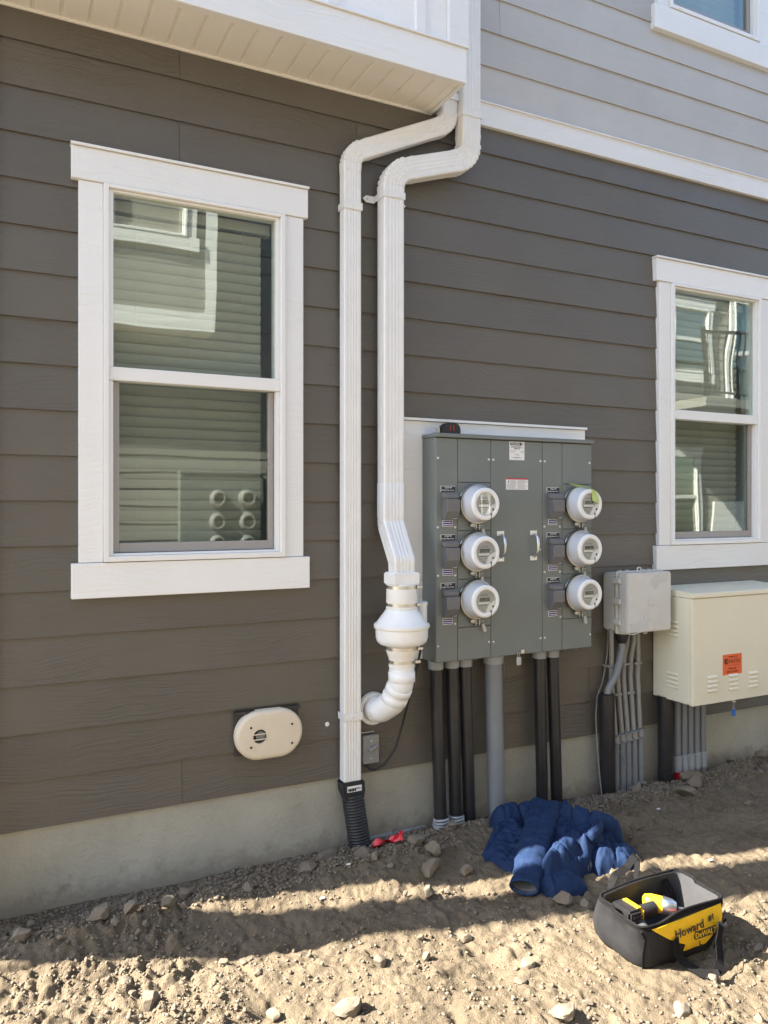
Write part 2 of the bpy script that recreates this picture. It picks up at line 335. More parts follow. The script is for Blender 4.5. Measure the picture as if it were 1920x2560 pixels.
def gh(x, y):
    x = np.asarray(x, float); y = np.asarray(y, float)
    near = np.exp(-((x - 2) / 6) ** 2 - ((y + 1) / 5) ** 2)
    z = fbm(x * 1.1 + 3, y * 1.1, 3, 3) * 0.035
    z = z + fbm(x * 4.5, y * 4.5, 11, 4) * 0.020
    clod = np.clip(fbm(x * 2.2 + 9, y * 2.2, 23, 3) + 0.15, 0, 1)
    z = z + np.abs(fbm(x * 14, y * 14, 31, 4)) * 0.075 * (clod + .22) * near
    lump = np.clip(fbm(x * 24 + 4, y * 24, 83, 2) * 2.2, 0, 1)          # crumbly clods with steep sides
    z = z + np.sqrt(lump) * (0.003 + 0.016 * clod) * near
    track = np.abs(fbm(x * 3.1 + 20, y * 5.5, 97, 2)); z = z - 0.012 * np.exp(-(track / .09) ** 2) * near   # ruts
    z = z + fbm(x * 34, y * 34, 41, 3) * (0.008 + 0.012 * clod) * near
    z = z + np.maximum(0, fbm(x * 60, y * 60, 57, 2)) * (0.004 + 0.012 * clod) * near
    z = z + 0.045 * gauss(x, y, 0.30, -0.32, 0.45, 0.10) - 0.03 * gauss(x, y, 0.2, -0.62, 0.7, 0.12)
    z = z + 0.03 * gauss(x, y, 0.95, -0.30, 0.35, 0.10) + 0.03 * gauss(x, y, 1.5, -0.32, 0.30, 0.12)
    z = z + 0.045 * gauss(x, y, 3.9, -0.16, 0.35, 0.12) + 0.02 * gauss(x, y, 2.9, -0.25, 0.5, 0.15)
    z = z - 0.02 * gauss(x, y, 1.1, -0.62, 0.6, 0.12)
    for cx, cy, r_, d in DENTS:
        z = z - d * np.exp(-(((x - cx) ** 2 + (y - cy) ** 2) / r_ ** 2))
    wallpull = np.clip((y + 0.16) / 0.16, 0, 1)
    z = z * (1 - 0.75 * wallpull) - 0.03 * wallpull
    return z - 0.004
def gz(x, y): return float(gh(np.array([x]), np.array([y]))[0])

# ================================================================== THE SETTING
# ------------------------------------------------------------------ ground
def make_ground():
    def axis(lo, hi, step, far):
        fine = np.arange(lo, hi + step / 2, step); k = np.array([0.03, 0.1, 0.25, 0.5, 1, 2, 4, 8, 16, 32, 60]); k = k[k <= far]
        return np.concatenate([lo - k[::-1], fine, hi + k])
    xs = axis(-0.25, 4.6, 0.0062, 60); ys = axis(-1.95, 0.02, 0.0062, 60)
    X, Y = np.meshgrid(xs, ys); Z = gh(X, Y)
    nx, ny = len(xs), len(ys)
    co = np.stack([X, Y, Z], -1).reshape(-1, 3).astype(np.float32)
    i = np.arange(nx * ny).reshape(ny, nx)
    q = np.stack([i[:-1, :-1], i[:-1, 1:], i[1:, 1:], i[1:, :-1]], -1).reshape(-1, 4)
    me = bpy.data.meshes.new('ground'); me.vertices.add(len(co)); me.vertices.foreach_set('co', co.ravel())
    me.loops.add(len(q) * 4); me.loops.foreach_set('vertex_index', q.ravel().astype(np.int32))
    me.polygons.add(len(q)); me.polygons.foreach_set('loop_start', np.arange(0, len(q) * 4, 4, dtype=np.int32)); me.polygons.foreach_set('loop_total', np.full(len(q), 4, np.int32))
    me.update(calc_edges=True); me.validate()
    tag(link('ground', me, M['dirt'], smooth=True, recenter=False), kind='structure')
make_ground()

# ------------------------------------------------------------------ house with lap siding
house = thing('house', (3.0, 3.0, 0), 'house clad in dark grey-brown lap siding with white trim, filling the view', 'building')
HX0, HX1 = -0.045, 9.0
EAVE = 6.2
FW = 0.752                                  # window frame width
WIN = [(0.373, 1.31, 2.806), (3.443, 1.31, 2.806), (3.43, 4.375, 5.87)]     # frame left x, z0, z1
def wall_tiles(x0, x1, z0, z1, holes, y0, y1, name, m, parent):
    xs = sorted({x0, x1, *[h[0] for h in holes], *[h[1] for h in holes]}); zs = sorted({z0, z1, *[h[2] for h in holes], *[h[3] for h in holes]})
    b = MB()
    for i in range(len(xs) - 1):
        for k in range(len(zs) - 1):
            cx, cz = (xs[i] + xs[i + 1]) / 2, (zs[k] + zs[k + 1]) / 2
            if any(h[0] < cx < h[1] and h[2] < cz < h[3] for h in holes): continue
            b.box(xs[i], xs[i + 1], y0, y1, zs[k], zs[k + 1])
    return b.build(name, m, parent)
wall_tiles(HX0 + .01, HX1, 0.25, EAVE, [(w_[0], w_[0] + FW, w_[1], w_[2]) for w_ in WIN], 0.0, 0.10, 'wall_sheathing', M['interior'], house)
bx('foundation', M['concrete'], house, HX0 + .012, HX1, -0.006, 0.2, -0.5, 0.302)
bx('end_wall', M['siding'], house, HX0 + .01, HX0 + .11, 0.10, 7, -0.5, EAVE)
bx('end_wall', M['siding'], house, HX1 - .1, HX1, 0.10, 7, -0.5, EAVE)
bx('rear_wall', M['siding'], house, HX0 + .11, HX1 - .1, 6.9, 7, -0.5, EAVE)
MB().prism([(-0.75, EAVE + .01), (7.5, EAVE + .01), (7.5, EAVE + .15), (3.4, EAVE + 1.6), (-0.75, EAVE + .15)], HX0 - .3, HX1 + .3, 'x').build('roof', M['roof'], house)
bx('corner_trim', M['trim'], house, HX0 - .02, -0.004, -0.032, 0.10, 0.28, 3.43)

def lap_boards(lines, x0, x1, y, m, joints, cuts, parent, mirror=1):
    """each course is cut at its joints and round the windows; a board is one slightly tilted plank"""
    for i in range(len(lines) - 1):
        z0, z1 = lines[i], lines[i + 1]
        segs = [(x0, x1)]
        for cx0, cx1, cz0, cz1 in cuts:
            if z0 >= cz0 - .03 and z1 <= cz1 + .03:
                segs = [s for a, b in segs for s in ((a, min(b, cx0)), (max(a, cx1), b)) if s[1] - s[0] > 0.02]
        cut = []
        for a, b in segs:
            js = [j for j, jz in joints if a + .05 < j < b - .05 and z0 - .02 < jz < z1]
            pts = [a] + sorted(js) + [b]
            cut += list(zip(pts[:-1], pts[1:]))
        for a, b in cut:
            up = z1 + 0.022; k = mirror; jit = random.uniform(-0.0006, 0.0006)
            poly = [(y - k * (0.020 + jit), z0), (y - k * (0.010 + jit), up), (y - k * 0.0025, up), (y - k * 0.0125, z0)]
            g_ = 0.0009
            MB().prism(poly, a + g_, b - g_, 'x').build('siding_board', m, parent)
low = [0.295, 0.478, 0.661, 0.844] + [1.027 + 0.1752 * k for k in range(15)]
lowc = [(WIN[0][0] - .07, WIN[0][0] + FW + .07, 1.18, 2.95), (WIN[1][0] - .07, WIN[1][0] + FW + .07, 1.18, 2.95)]
JO = [(0.676, 3.36), (0.674, 3.05), (1.485, 3.2), (0.685, 0.38), (2.315, 0.75), (2.9, 1.1), (2.80, 0.9), (5.1, 2.2), (5.6, 1.5), (4.9, 0.6), (5.4, 3.0), (6.2, 0.4), (2.86, 0.58)]
lap_boards([z for z in low if z < 3.40] + [3.428], -0.004, HX1, 0.0, M['siding'], JO, lowc, house)
upl = [3.567] + [3.744 + 0.1765 * k for k in range(15)]
upl = [z for z in upl if z < EAVE + .01]
lap_boards(upl, 1.90, HX1, 0.0, M['siding_light'], [(2.279, 4.0), (5.3, 4.2), (4.9, 3.8)], [(WIN[2][0] - .07, WIN[2][0] + FW + .07, 4.27, 5.95)], house)
bx('band_trim', M['trim'], house, 1.90, HX1, -0.034, -0.003, 3.432, 3.548, 0.002)
MB().prism([(-0.044, 3.544), (-0.044, 3.550), (-0.004, 3.566), (-0.004, 3.550)], 1.90, HX1, 'x').build('band_flashing', M['white'], house)

# bump-out of the upper floor on the left, with its vinyl soffit
BXR, BD = 1.875, -0.318
bx('bump_out_panel', M['trim'], house, -0.30, BXR - .004, BD + .006, -0.003, 3.585, EAVE)
bx('fascia_board', M['trim'], house, -0.30, BXR + .004, BD - .014, BD + .012, 3.424, 3.578, 0.002)
bx('fascia_board', M['trim'], house, BXR - .016, BXR + .006, BD + .014, -0.004, 3.424, 3.578, 0.002)
MB().prism([(BD - .024, 3.579), (BD - .024, 3.585), (BD + .004, 3.596), (BD + .004, 3.579)], -0.30, BXR + .012, 'x').build('fascia_flashing', M['white'], house)
for cx in (0.413, 0.823, 1.2325, 1.646):
    bx('batten', M['trim'], house, cx - .024, cx + .024, BD - .014, BD + .006, 3.592, EAVE, 0.002)
bx('corner_board', M['trim'], house, BXR - .09, BXR + .014, BD - .018, BD + .005, 3.586, EAVE, 0.002)
bx('corner_board', M['trim'], house, BXR - .003, BXR + .014, BD + .007, BD + .08, 3.586, EAVE, 0.002)
bx('soffit_backing', M['soffit'], house, -0.30, BXR - .018, BD + .013, -0.004, 3.440, 3.446)
gx = 0.117 - 0.1015 * 4
while gx < BXR - .03:
    a, b = gx + .0045, min(gx + .1015 - .0045, BXR - .022)
    if b - a > .01:
        MB().prism([(a, 3.4395), (a + .004, 3.4325), (b - .004, 3.4325), (b, 3.4395)], BD + .016, -0.022, 'y').build('soffit_panel', M['soffit'], house)
    gx += .1015
bx('soffit_channel', M['soffit'], house, -0.30, BXR - .018, -0.0215, -0.005, 3.424, 3.4395, 0.001)
bx('soffit_channel', M['soffit'], house, -0.30, BXR - .018, BD + .0135, BD + .03, 3.428, 3.4395, 0.001)
MB().box(BXR - .050, BXR - .018, BD + .03, -0.0225, 3.4265, 3.4319).build('soffit_channel', M['soffit'], house, bevel=.002)

# ------------------------------------------------------------------ windows
def make_window(xf, z0, z1, parent, y=0.0, s=1, blind_label=None, name='window'):
    """double-hung vinyl window; s=+1 faces -y, s=-1 faces +y"""
    def B(nm, m, p, xa, xb, ya, yb, za, zb, bev=0.0):
        ya, yb = sorted((y + s * ya, y + s * yb)); return bx(nm, m, p, xf + xa, xf + xb, ya, yb, za, zb, bev)
    fr = MB()
    def fb(xa, xb, ya, yb, za, zb):
        ya, yb = sorted((y + s * ya, y + s * yb)); fr.box(xf + xa, xf + xb, ya, yb, za, zb)
    fb(0, .020, -.052, .05, z0, z1); fb(FW - .020, FW, -.052, .05, z0, z1)
    fb(.020, FW - .020, -.052, .05, z1 - .014, z1); fb(.020, FW - .020, -.052, .05, z0, z0 + .022)
    win = fr.build(name, M['white'], parent, bevel=.0015)
    zm = z0 + (z1 - z0) * .499
    # trim boards
    B('head_trim', M['trim'], win, -.118, FW + .107, -.046, -.003, z1 + .002, z1 + .128, .002)
    B('head_flashing', M['white'], win, -.121, FW + .110, -.056, -.003, z1 + .130, z1 + .139)
    B('side_trim', M['trim'], win, -.091, -.001, -.038, -.003, z0 - .001, z1 + .0005, .002)
    B('side_trim', M['trim'], win, FW + .001, FW + .088, -.038, -.003, z0 - .001, z1 + .0005, .002)
    B('sill_trim', M['trim'], win, -.118, FW + .115, -.046, -.003, z0 - .141, z0 - .003, .002)
    # upper sash (fixed) and meeting rail
    us = MB()
    def sb(t, xa, xb, ya, yb, za, zb):
        ya, yb = sorted((y + s * ya, y + s * yb)); t.box(xf + xa, xf + xb, ya, yb, za, zb)
    sb(us, .0205, .038, -.036, .03, zm + .03, z1 - .015); sb(us, FW - .038, FW - .0205, -.036, .03, zm + .03, z1 - .015); sb(us, .038, FW - .038, -.036, .03, z1 - .024, z1 - .015)
    us.build('upper_sash', M['white'], win, bevel=.001)
    B('meeting_rail', M['white'], win, .0205, FW - .0205, -.040, .03, zm - .024, zm + .029, .002)
    B('pane', M['glass'], win, .0385, FW - .0385, -.014, -.009, zm + .030, z1 - .0245)
    # lower sash: white jamb lip, grey inner frame
    ls = MB()
    sb(ls, .0205, .038, -.034, .035, z0 + .0225, zm - .025); sb(ls, FW - .038, FW - .0205, -.034, .035, z0 + .0225, zm - .025); sb(ls, .038, FW - .038, -.034, .035, z0 + .0225, z0 + .032)
    ls.build('lower_sash', M['white'], win, bevel=.001)
    gf = MB()
    sb(gf, .041, .064, -.008, .02, z0 + .034, zm - .026); sb(gf, FW - .064, FW - .041, -.008, .02, z0 + .034, zm - .026); sb(gf, .064, FW - .064, -.008, .02, z0 + .034, z0 + .072)
    gf.build('screen_frame', M['sash_grey'], win, bevel=.002)
    B('pane', M['glass_low'], win, .0645, FW - .0645, .004, .008, z0 + .0725, zm - .0265)
    for wx in (.06, FW - .09): B('weep_cap', M['white'], win, wx, wx + .028, -.055, -.0525, z0 + .006, z0 + .012)
    # blind hanging inside
    if blind_label:
        bl = thing('window_blind', (xf + FW / 2, y + s * .085, z0 + .05), blind_label, 'blind', 'horizontal slat blinds behind the windows')
        B('headrail', M['blind'], bl, .050, FW - .055, .06, .115, z1 - .064, z1 - .018, .003)
        B('bracket', M['blind'], bl, FW - .0545, FW - .035, .058, .112, z1 - .068, z1 - .018, .003)
        z = z1 - .100; first = None; k = 0
        while z > z0 + .05:
            ca, sa = math.cos(R(68)), math.sin(R(68)); hw = .0255
            if first is None:
                poly = []
                for t in (-1, -.5, 0, .5, 1): poly.append((s * (t * hw * -ca - .004 * (1 - t * t)), t * hw * sa))
                top = [(a + s * .0022, b) for a, b in poly]
                first = MB().prism([(y + s * .085 + a, z + b) for a, b in poly + top[::-1]], xf + .052, xf + FW - .072, 'x').build('slat', M['blind'], bl)
                zf = z
            else:
                c = first.copy(); COL.objects.link(c); c.location.z = first.location.z + z - zf; c.location.y += random.uniform(-.0008, .0008)
                c.rotation_euler = (random.uniform(-.02, .02), random.uniform(-.0015, .0015), 0)
            z -= .0435; k += 1
        for sx_ in (.14, FW / 2 - .01, FW - .16):
            cb = MB().tube([(xf + sx_, y + s * .064, z1 - .07), (xf + sx_, y + s * .064, z0 + .06)], .0012, 6); cb.build('ladder_cord', M['blind'], bl)
    return win
W1 = make_window(*WIN[0], house, blind_label='closed slat blind behind the large left window')
W2 = make_window(*WIN[1], house, blind_label='slat blind behind the lower right window')
W3 = make_window(*WIN[2], house, blind_label='slat blind behind the upstairs window')
def room(x0, x1, z0, z1, y0, y1):
    b = MB(); t = .05
    b.box(x0, x1, y1, y1 + t, z0, z1); b.box(x0 - t, x0, y0, y1 + t, z0, z1); b.box(x1, x1 + t, y0, y1 + t, z0, z1)
    b.box(x0 - t, x1 + t, y0, y1 + t, z0 - t, z0); b.box(x0 - t, x1 + t, y0, y1 + t, z1, z1 + t)
    b.build('interior_room', M['interior'], house)
room(0.15, 2.3, 0.45, 3.0, 0.101, 3.0); room(3.1, 5.4, 0.45, 3.0, 0.101, 3.0); room(3.1, 5.4, 3.4, 6.0, 0.101, 3.0)

# ------------------------------------------------------------------ porch at the far left, outside the picture: unseen post added to shade the ground
caster = thing('shade_post', (-1.6, 0.194, 0), 'unseen square white porch post beyond the left house corner', 'post')
bx('shaft', M['trim'], caster, -1.70, -1.50, 0.094, 0.294, -0.2, 5.5, .004)
bx('base_trim', M['trim'], caster, -1.725, -1.475, 0.07, 0.318, -0.1, 0.16, .004)
bx('top_slab', M['roof'], caster, -2.3, HX0 - .35, 0.02, 4.0, 5.5, 5.7)  # slab added to top the unseen post

pw = thing('shade_sheet', (-.10, -.1, 0), 'unseen plywood offcut leaning at the left house corner', 'blocker')  # out of view, added and shaped to cut off the sunlit strip's left end
MB().prism([(-.24, -.06), (.06, -.06), (.06, .98), (-.035, .98)], -.118, -.100, 'x').build('sheet', M['ventp'], pw)

# ------------------------------------------------------------------ the facing house across the alley (seen reflected in the panes)
NY = -5.25
nb = thing('neighbour_house', (6.0, NY - 3, 0), 'tan house across the alley, mirrored in the window panes', 'building')
bx('wall', M['siding_tan'], nb, -6.0, 16.0, NY - 4, NY - .03, -0.5, 6.0)
bx('foundation', M['concrete'], nb, -6.0, 16.0, NY - .03, NY + .02, -0.5, 0.30)
MB().prism([(NY + .5, 6.01), (NY - 4.5, 6.01), (NY - 4.5, 6.15), (NY - 2, 7.2), (NY + .5, 6.15)], -6.3, 16.3, 'x').build('roof', M['roof'], nb)
zz = 0.30
while zz < 5.95:
    MB().prism([(NY + .02, zz), (NY + .01, zz + .2), (NY - .03, zz + .2), (NY - .03, zz)], -6.0, 16.0, 'x').build('siding_board', M['siding_tan'], nb)
    zz += .1765
bx('bump_out', M['trim'], nb, -1.2, 2.02, NY + .021, NY + .40, 3.56, 6.0)
bx('fascia_board', M['trim'], nb, -1.25, 2.05, NY + .021, NY + .425, 3.36, 3.555)
bx('corner_board', M['trim'], nb, 1.93, 2.045, NY + .401, NY + .425, 3.56, 6.0)
bx('bump_out_siding', M['siding_tan'], nb, -1.1, 1.925, NY + .401, NY + .412, 3.56, 6.0)
make_window(1.0, 4.30, 5.7, nb, y=NY + .412, s=-1)
make_window(9.05, 3.55, 4.55, nb, y=NY + .03, s=-1)
make_window(10.3, 3.10, 4.75, nb, y=NY + .03, s=-1)
make_window(8.8, 1.0, 2.3, nb, y=NY + .03, s=-1)
make_window(5.4, 1.31, 2.8, nb, y=NY + .03, s=-1)
bx('garage_door', M['trim'], nb, 9.9, 12.3, NY + .021, NY + .06, 0.0, 1.6)
bx('balcony_floor', M['siding_tan'], nb, 8.6, 12.5, NY + .021, NY + 1.0, 2.90, 3.02)
bal = MB(); bal.box(8.6, 12.5, NY + .95, NY + .99, 3.92, 3.96); bal.box(8.6, 12.5, NY + .95, NY + .99, 3.08, 3.11)
k = 8.6
while k < 12.5: bal.box(k, k + .018, NY + .96, NY + .978, 3.11, 3.92); k += .115
for k in (8.6, 10.1, 11.6): bal.box(k, k + .06, NY + .94, NY + 1.0, 3.02, 4.0)
bal.build('balcony_railing', M['darkbrown'], nb)
nm = thing('neighbour_meter_cabinet', (2.2, NY + .1, .8), 'grey meter cabinet on the facing house, mirrored in the left window', 'cabinet')
bx('case', M['cabinet'], nm, 1.72, 2.66, NY + .03, NY + .17, .80, 1.87, .003); bx('cap', M['cabinet'], nm, 1.715, 2.665, NY + .03, NY + .185, 1.871, 1.89)
for xx in (2.15, 2.47):
    for k in range(3):
        MB().lathe([(.092, 0), (.092, .02), (.087, .03), (.076, .09), (.073, .098), (.058, .10), (.053, .092)], (xx, NY + .1702, 1.60 - .227 * k), 'y', 40, True, False).build('meter', M['switchg'], nm, smooth=True, ang=50)
        MB().lathe([(.0535, 0), (.0535, .001)], (xx, NY + .258, 1.60 - .227 * k), 'y', 32).build('meter_face', M['ink'], nm)

# ================================================================== THINGS ON THE WALL
# ------------------------------------------------------------------ downspouts
def gutter_section(w_, d, ribs, depth=.0018):
    pts = []; hw, hd = w_ / 2, d / 2; c = .006
    def face(n, L_, k):
        out = []
        for i in range(n + 1):
            t = -1 + 2 * i / n; g_ = 0
            if abs(t) < .74:
                g_ = depth * (.5 - .5 * math.cos((t / .74 + 1) * PI * k)) ** 1.5
            out.append((t * (L_ - c), g_))
        return out
    for a, g_ in face(54, hw, ribs): pts.append((a, hd - g_))
    for a, g_ in face(20, hd, 3): pts.append((hw - g_ * .8, -a))
    for a, g_ in face(8, hw, 1): pts.append((-a, -hd))
    for a, g_ in face(20, hd, 3): pts.append((-hw + g_ * .8, a))
    return pts
def downspout(pts, rad, sec, root, names):
    """pipes and crimped elbows along a bent centre line"""
    path, fl = fillet(pts, rad, 27)
    nb_ = max(fl); prev = path[0]
    for i in range(1, nb_ + 1):
        bend = [p for p, f in zip(path, fl) if f == i]
        d0 = (bend[0] - prev).normalized()
        MB().sweep([prev, bend[0] - d0 * .03], sec, (0, -1, .001), None, False, False).build(names[0] if i == 1 else names[1], M['gutter'], root, smooth=True, ang=50)
        d1 = (bend[-1] - bend[-2]).normalized()
        ep = [bend[0] - d0 * .045, bend[0] - d0 * .044] + bend + [bend[-1] + d1 * .040, bend[-1] + d1 * .041]
        es = [(1.015, 1.015), (1.035, 1.04)] + [((1.045, 1.05) if q % 4 else (.95, .955)) for q in range(len(bend))] + [(1.0, 1.01), (.98, .98)]
        MB().sweep(ep, sec, (0, -1, .001), es).build('elbow', M['gutter'], root, smooth=True, ang=25)
        for sg in (-1, 1):
            q = bend[-1] + d1 * .028
            MB().lathe([(.0045, 0), (.004, -.002), (.0015, -.0035)], (q.x + sg * .028 * abs(d1.z), q.y + sec[0][1] * -1.04, q.z + sg * .028 * abs(d1.x)), 'y', 10).build('screw', M['gutter'], root, smooth=True)
        prev = bend[-1] + d1 * .01
    return prev
def strap(root, x, z, w_, y0, y1, ears=False, hexa=True, tilt=0):
    b = MB(); t = .0018; hw = w_ / 2 + .0015; h = .016
    b.box(x - hw - t, x + hw + t, y1 - t - .001, y1 - .001, z - h, z + h); b.box(x - hw - t, x - hw, y1 - .001, y0, z - h, z + h); b.box(x + hw, x + hw + t, y1 - .001, y0, z - h, z + h)
    if ears:
        for sg in (-1, 1):
            x0 = x + sg * hw; pl = [(x0, z - h), (x0 + sg * .042, z - h), (x0 + sg * .060, z), (x0 + sg * .042, z + h), (x0, z + h)]
            b.prism(pl, -.024, -.022, 'y')
        pl = [(x - .03, z - h * .8), (x - .005, z - h), (x + .035, z - h * .7), (x + .035, z + h * .7), (x - .03, z + h * .8)]
        b.prism(pl, y1 - .005, y1 - .003, 'y')
    if hexa:
        pl = [(x - .022, z), (x - .012, z - .017), (x + hw, z - .017), (x + hw, z + .017), (x - .012, z + .017)]
        b.prism(pl, y1 - .0055, y1 - .003, 'y')
    o = b.build('strap', M['gutter'], root, bevel=.0006)
    if hexa: MB().lathe([(.005, 0), (.0045, -.0025), (.002, -.004)], (x - .005, y1 - .0055, z), 'y', 10).build('screw', M['gutter'], o, smooth=True)
    if ears: MB().lathe([(.005, 0), (.0045, -.0025), (.002, -.004)], (x - hw - .038, -.024, z), 'y', 10).build('screw', M['steel'], o, smooth=True)
ra = thing('downspout', (1.432, -.06, 0.2), 'narrower white ribbed downspout running down to the black drain hose', 'downspout')
sa = gutter_section(.086, .056, 4)
end = downspout([(1.945, -.058, 5.9), (1.945, -.058, 3.372), (1.432, -.058, 3.128), (1.432, -.058, 0.283)], .085, sa, ra, ('upper_pipe', 'offset_pipe'))
MB().sweep([end, (1.432, -.058, .275)], sa, (0, -1, .001), None, False, True).build('lower_pipe', M['gutter'], ra, smooth=True, ang=50)
strap(ra, 1.432, 2.885, .086, -.022, -.087); strap(ra, 1.432, .582, .086, -.022, -.087); strap(ra, 1.945, 3.50, .086, -.035, -.087)

rb = thing('radon_downspout', (1.615, -.0875, 1.2), 'wider white ribbed vent downspout jogging beside the bump-out, above the fan', 'downspout')
sb_ = gutter_section(.104, .076, 4)
YB = -.0875
end = downspout([(2.042, YB, 5.9), (2.042, YB, 3.206), (1.622, YB, 3.066), (1.622, YB, 1.60)], .105, sb_, rb, ('upper_pipe', 'offset_pipe'))
MB().sweep([end, (1.622, YB, 1.62)], sb_, (0, -1, .001), None, False, True).build('lower_pipe', M['gutter'], rb, smooth=True, ang=50)
sec2 = [(a * 1.03, b * 1.04) for a, b in sb_]
MB().sweep([(1.622, YB, 1.637), (1.622, YB, 1.636), (1.622, YB, 1.475)], sec2, (0, -1, .001), [(.98, .98), (1, 1), (1, 1)]).build('offset_joint', M['gutter'], rb, smooth=True, ang=50)
pth, fl = fillet([(1.622, YB, 1.475), (1.622, YB, 1.452), (1.622, -.195, 1.285), (1.622, -.195, 1.225)], .03, 6)
sc_ = [(1.03, 1.04) if i % 2 else (.985, .99) for i in range(len(pth))]; sc_[-1] = (.96, .96)
MB().sweep(pth, sb_, (0, -1, .001), sc_).build('offset_elbow', M['gutter'], rb, smooth=True, ang=50)
strap(rb, 1.622, 2.955, .104, -.022, -.126, ears=True, hexa=False)
strap(rb, 2.042, 3.42, .104, -.035, -.126, hexa=False)

# ------------------------------------------------------------------ radon fan with couplings and PVC elbow
FX, FY = 1.620, -.200
fan = thing('radon_fan', (FX, FY, 0.55), 'round white radon fan below the vent downspout, elbowing into the wall', 'fan')
MB().box(FX - .066, FX + .066, FY - .052, FY + .052, 1.180, 1.236).build('square_adapter', M['pvc'], fan, bevel=.006, seg=2)
def clamp(z, r):
    c = MB().lathe([(r, -.0075), (r + .002, -.007), (r + .002, .007), (r, .0075)], (FX, FY, z), 'z', 48).build('band_clamp', M['steel'], fan, smooth=True, ang=60)
    MB().box(FX + r * .72, FX + r * .72 + .026, FY - r * .72 - .012, FY - r * .72 + .002, z - .007, z + .007).build('clamp_screw', M['steel'], c, bevel=.002)
MB().lathe([(.062, 1.186), (.067, 1.182), (.067, 1.168), (.069, 1.162), (.070, 1.10), (.067, 1.096), (.068, 1.084), (.071, 1.080), (.071, 1.072)], (FX, FY, 0), 'z', 56).build('rubber_coupling', M['rubber_white'], fan, smooth=True)
clamp(1.171, .067); clamp(1.093, .067)
MB().lathe([(.068, 1.073), (.071, 1.071), (.074, 1.066), (.114, 1.012), (.122, 1.006), (.125, 1.003), (.125, .990), (.123, .987), (.118, .985), (.118, .985), (.117, .945), (.112, .928), (.102, .917), (.090, .912), (.07, .910)], (FX, FY, 0), 'z', 72).build('housing', M['pvc'], fan, smooth=True, ang=40)
MB().lathe([(.066, .912), (.068, .905), (.070, .893), (.070, .884), (.066, .870), (.059, .852), (.058, .835), (.059, .812)], (FX, FY, 0), 'z', 56).build('reducer_coupling', M['rubber_white'], fan, smooth=True)
clamp(.898, .070); clamp(.838, .0585)
ep = [(FX, FY, .830), (FX, FY, .775)]
MB().tube(ep, .056, 40, up=(0, -1, 0)).build('pipe', M['pvc'], fan, smooth=True)
pp, _ = fillet([(FX, FY, .80), (FX - .004, FY + .002, .735), (FX - .022, FY + .045, .645), (FX - .045, FY + .115, .597), (FX - .058, FY + .185, .592)], .05, 6)
rr = []
for i, q in enumerate(pp): rr.append(.0575)
MB().tube(pp, rr, 40, up=(1, 0, 0.02)).build('elbow', M['pvc'], fan, smooth=True, ang=60)
def hub(p, q, r=.0605, l=.045):
    p, q = Vector(p), Vector(q); d = (q - p).normalized()
    MB().tube([p, p + d * .002, p + d * l, p + d * (l + .002)], [r - .003, r, r, r - .003], 40, up=(1, 0, .02)).build('socket', M['pvc'], fan, smooth=True, ang=60)
hub((FX, FY, .745), (FX, FY, .79)); hub((FX - .006, FY + .008, .722), (FX - .012, FY + .022, .69), l=.03); hub((FX - .0145, FY + .028, .683), (FX - .020, FY + .042, .65), l=.035); hub((FX - .05, FY + .135, .5955), (FX - .055, FY + .165, .5925), l=.03)
MB().lathe([(.056, -.018), (.072, -.018), (.077, -.010), (.077, 0.0)], (FX - .060, -.022, .592), 'y', 48, False, True).build('wall_flange', M['pvc'], fan, smooth=True, ang=40)
MB().tube([(1.752, -.15, 1.085), (1.752, -.15, 0.99)], .024, 24, up=(0, -1, 0)).build('junction_tube', M['pvc'], fan, smooth=True, ang=40)
MB().lathe([(.0265, 0), (.0265, .012), (.02, .016)], (1.752, -.15, 1.076), 'z', 24).build('junction_cap', M['pvc'], fan, smooth=True, ang=40)
cp, _ = fillet([(1.706, -.235, .925), (1.698, -.20, .796), (1.682, -.17, .682), (1.676, -.10, .52), (1.651, -.08, .412), (1.605, -.062, .338), (1.554, -.05, .311), (1.520, -.05, .327), (1.518, -.05, .352)], .03, 5)
MB().tube(cp, .0055, 10, up=(1, 0, .1)).build('power_cable', M['rubber'], fan, smooth=True)

sw = thing('switch_box', (1.530, -.045, .354), 'small grey outdoor switch box with a toggle lever, beside the narrow downspout', 'switch')
MB().box(1.494, 1.568, -.062, -.018, .356, .478).build('box', M['switchg'], sw, bevel=.004, seg=2)
MB().box(1.490, 1.572, -.070, -.0625, .352, .481).build('cover_plate', M['switchg'], sw, bevel=.003)
MB().prism([(1.517, .420), (1.523, .410), (1.560, .430), (1.558, .440)], -.086, -.0705, 'y').build('lever', M['switchg'], sw, bevel=.002)
MB().lathe([(.013, 0), (.012, -.008)], (1.527, -.0705, .418), 'y', 20).build('lever_hub', M['switchg'], sw, smooth=True, ang=40)
for z in (.456, .376): MB().lathe([(.0042, 0), (.003, -.002)], (1.531, -.0705, z), 'y', 12).build('screw', M['zinc'], sw, smooth=True)
MB().lathe([(.011, 0), (.011, .018)], (1.519, -.045, .335), 'z', 16).build('cable_gland', M['rubber'], sw, smooth=True, ang=40)
bx('top_flashing', M['zinc'], sw, 1.482, 1.56, -.045, -.018, .488, .491)

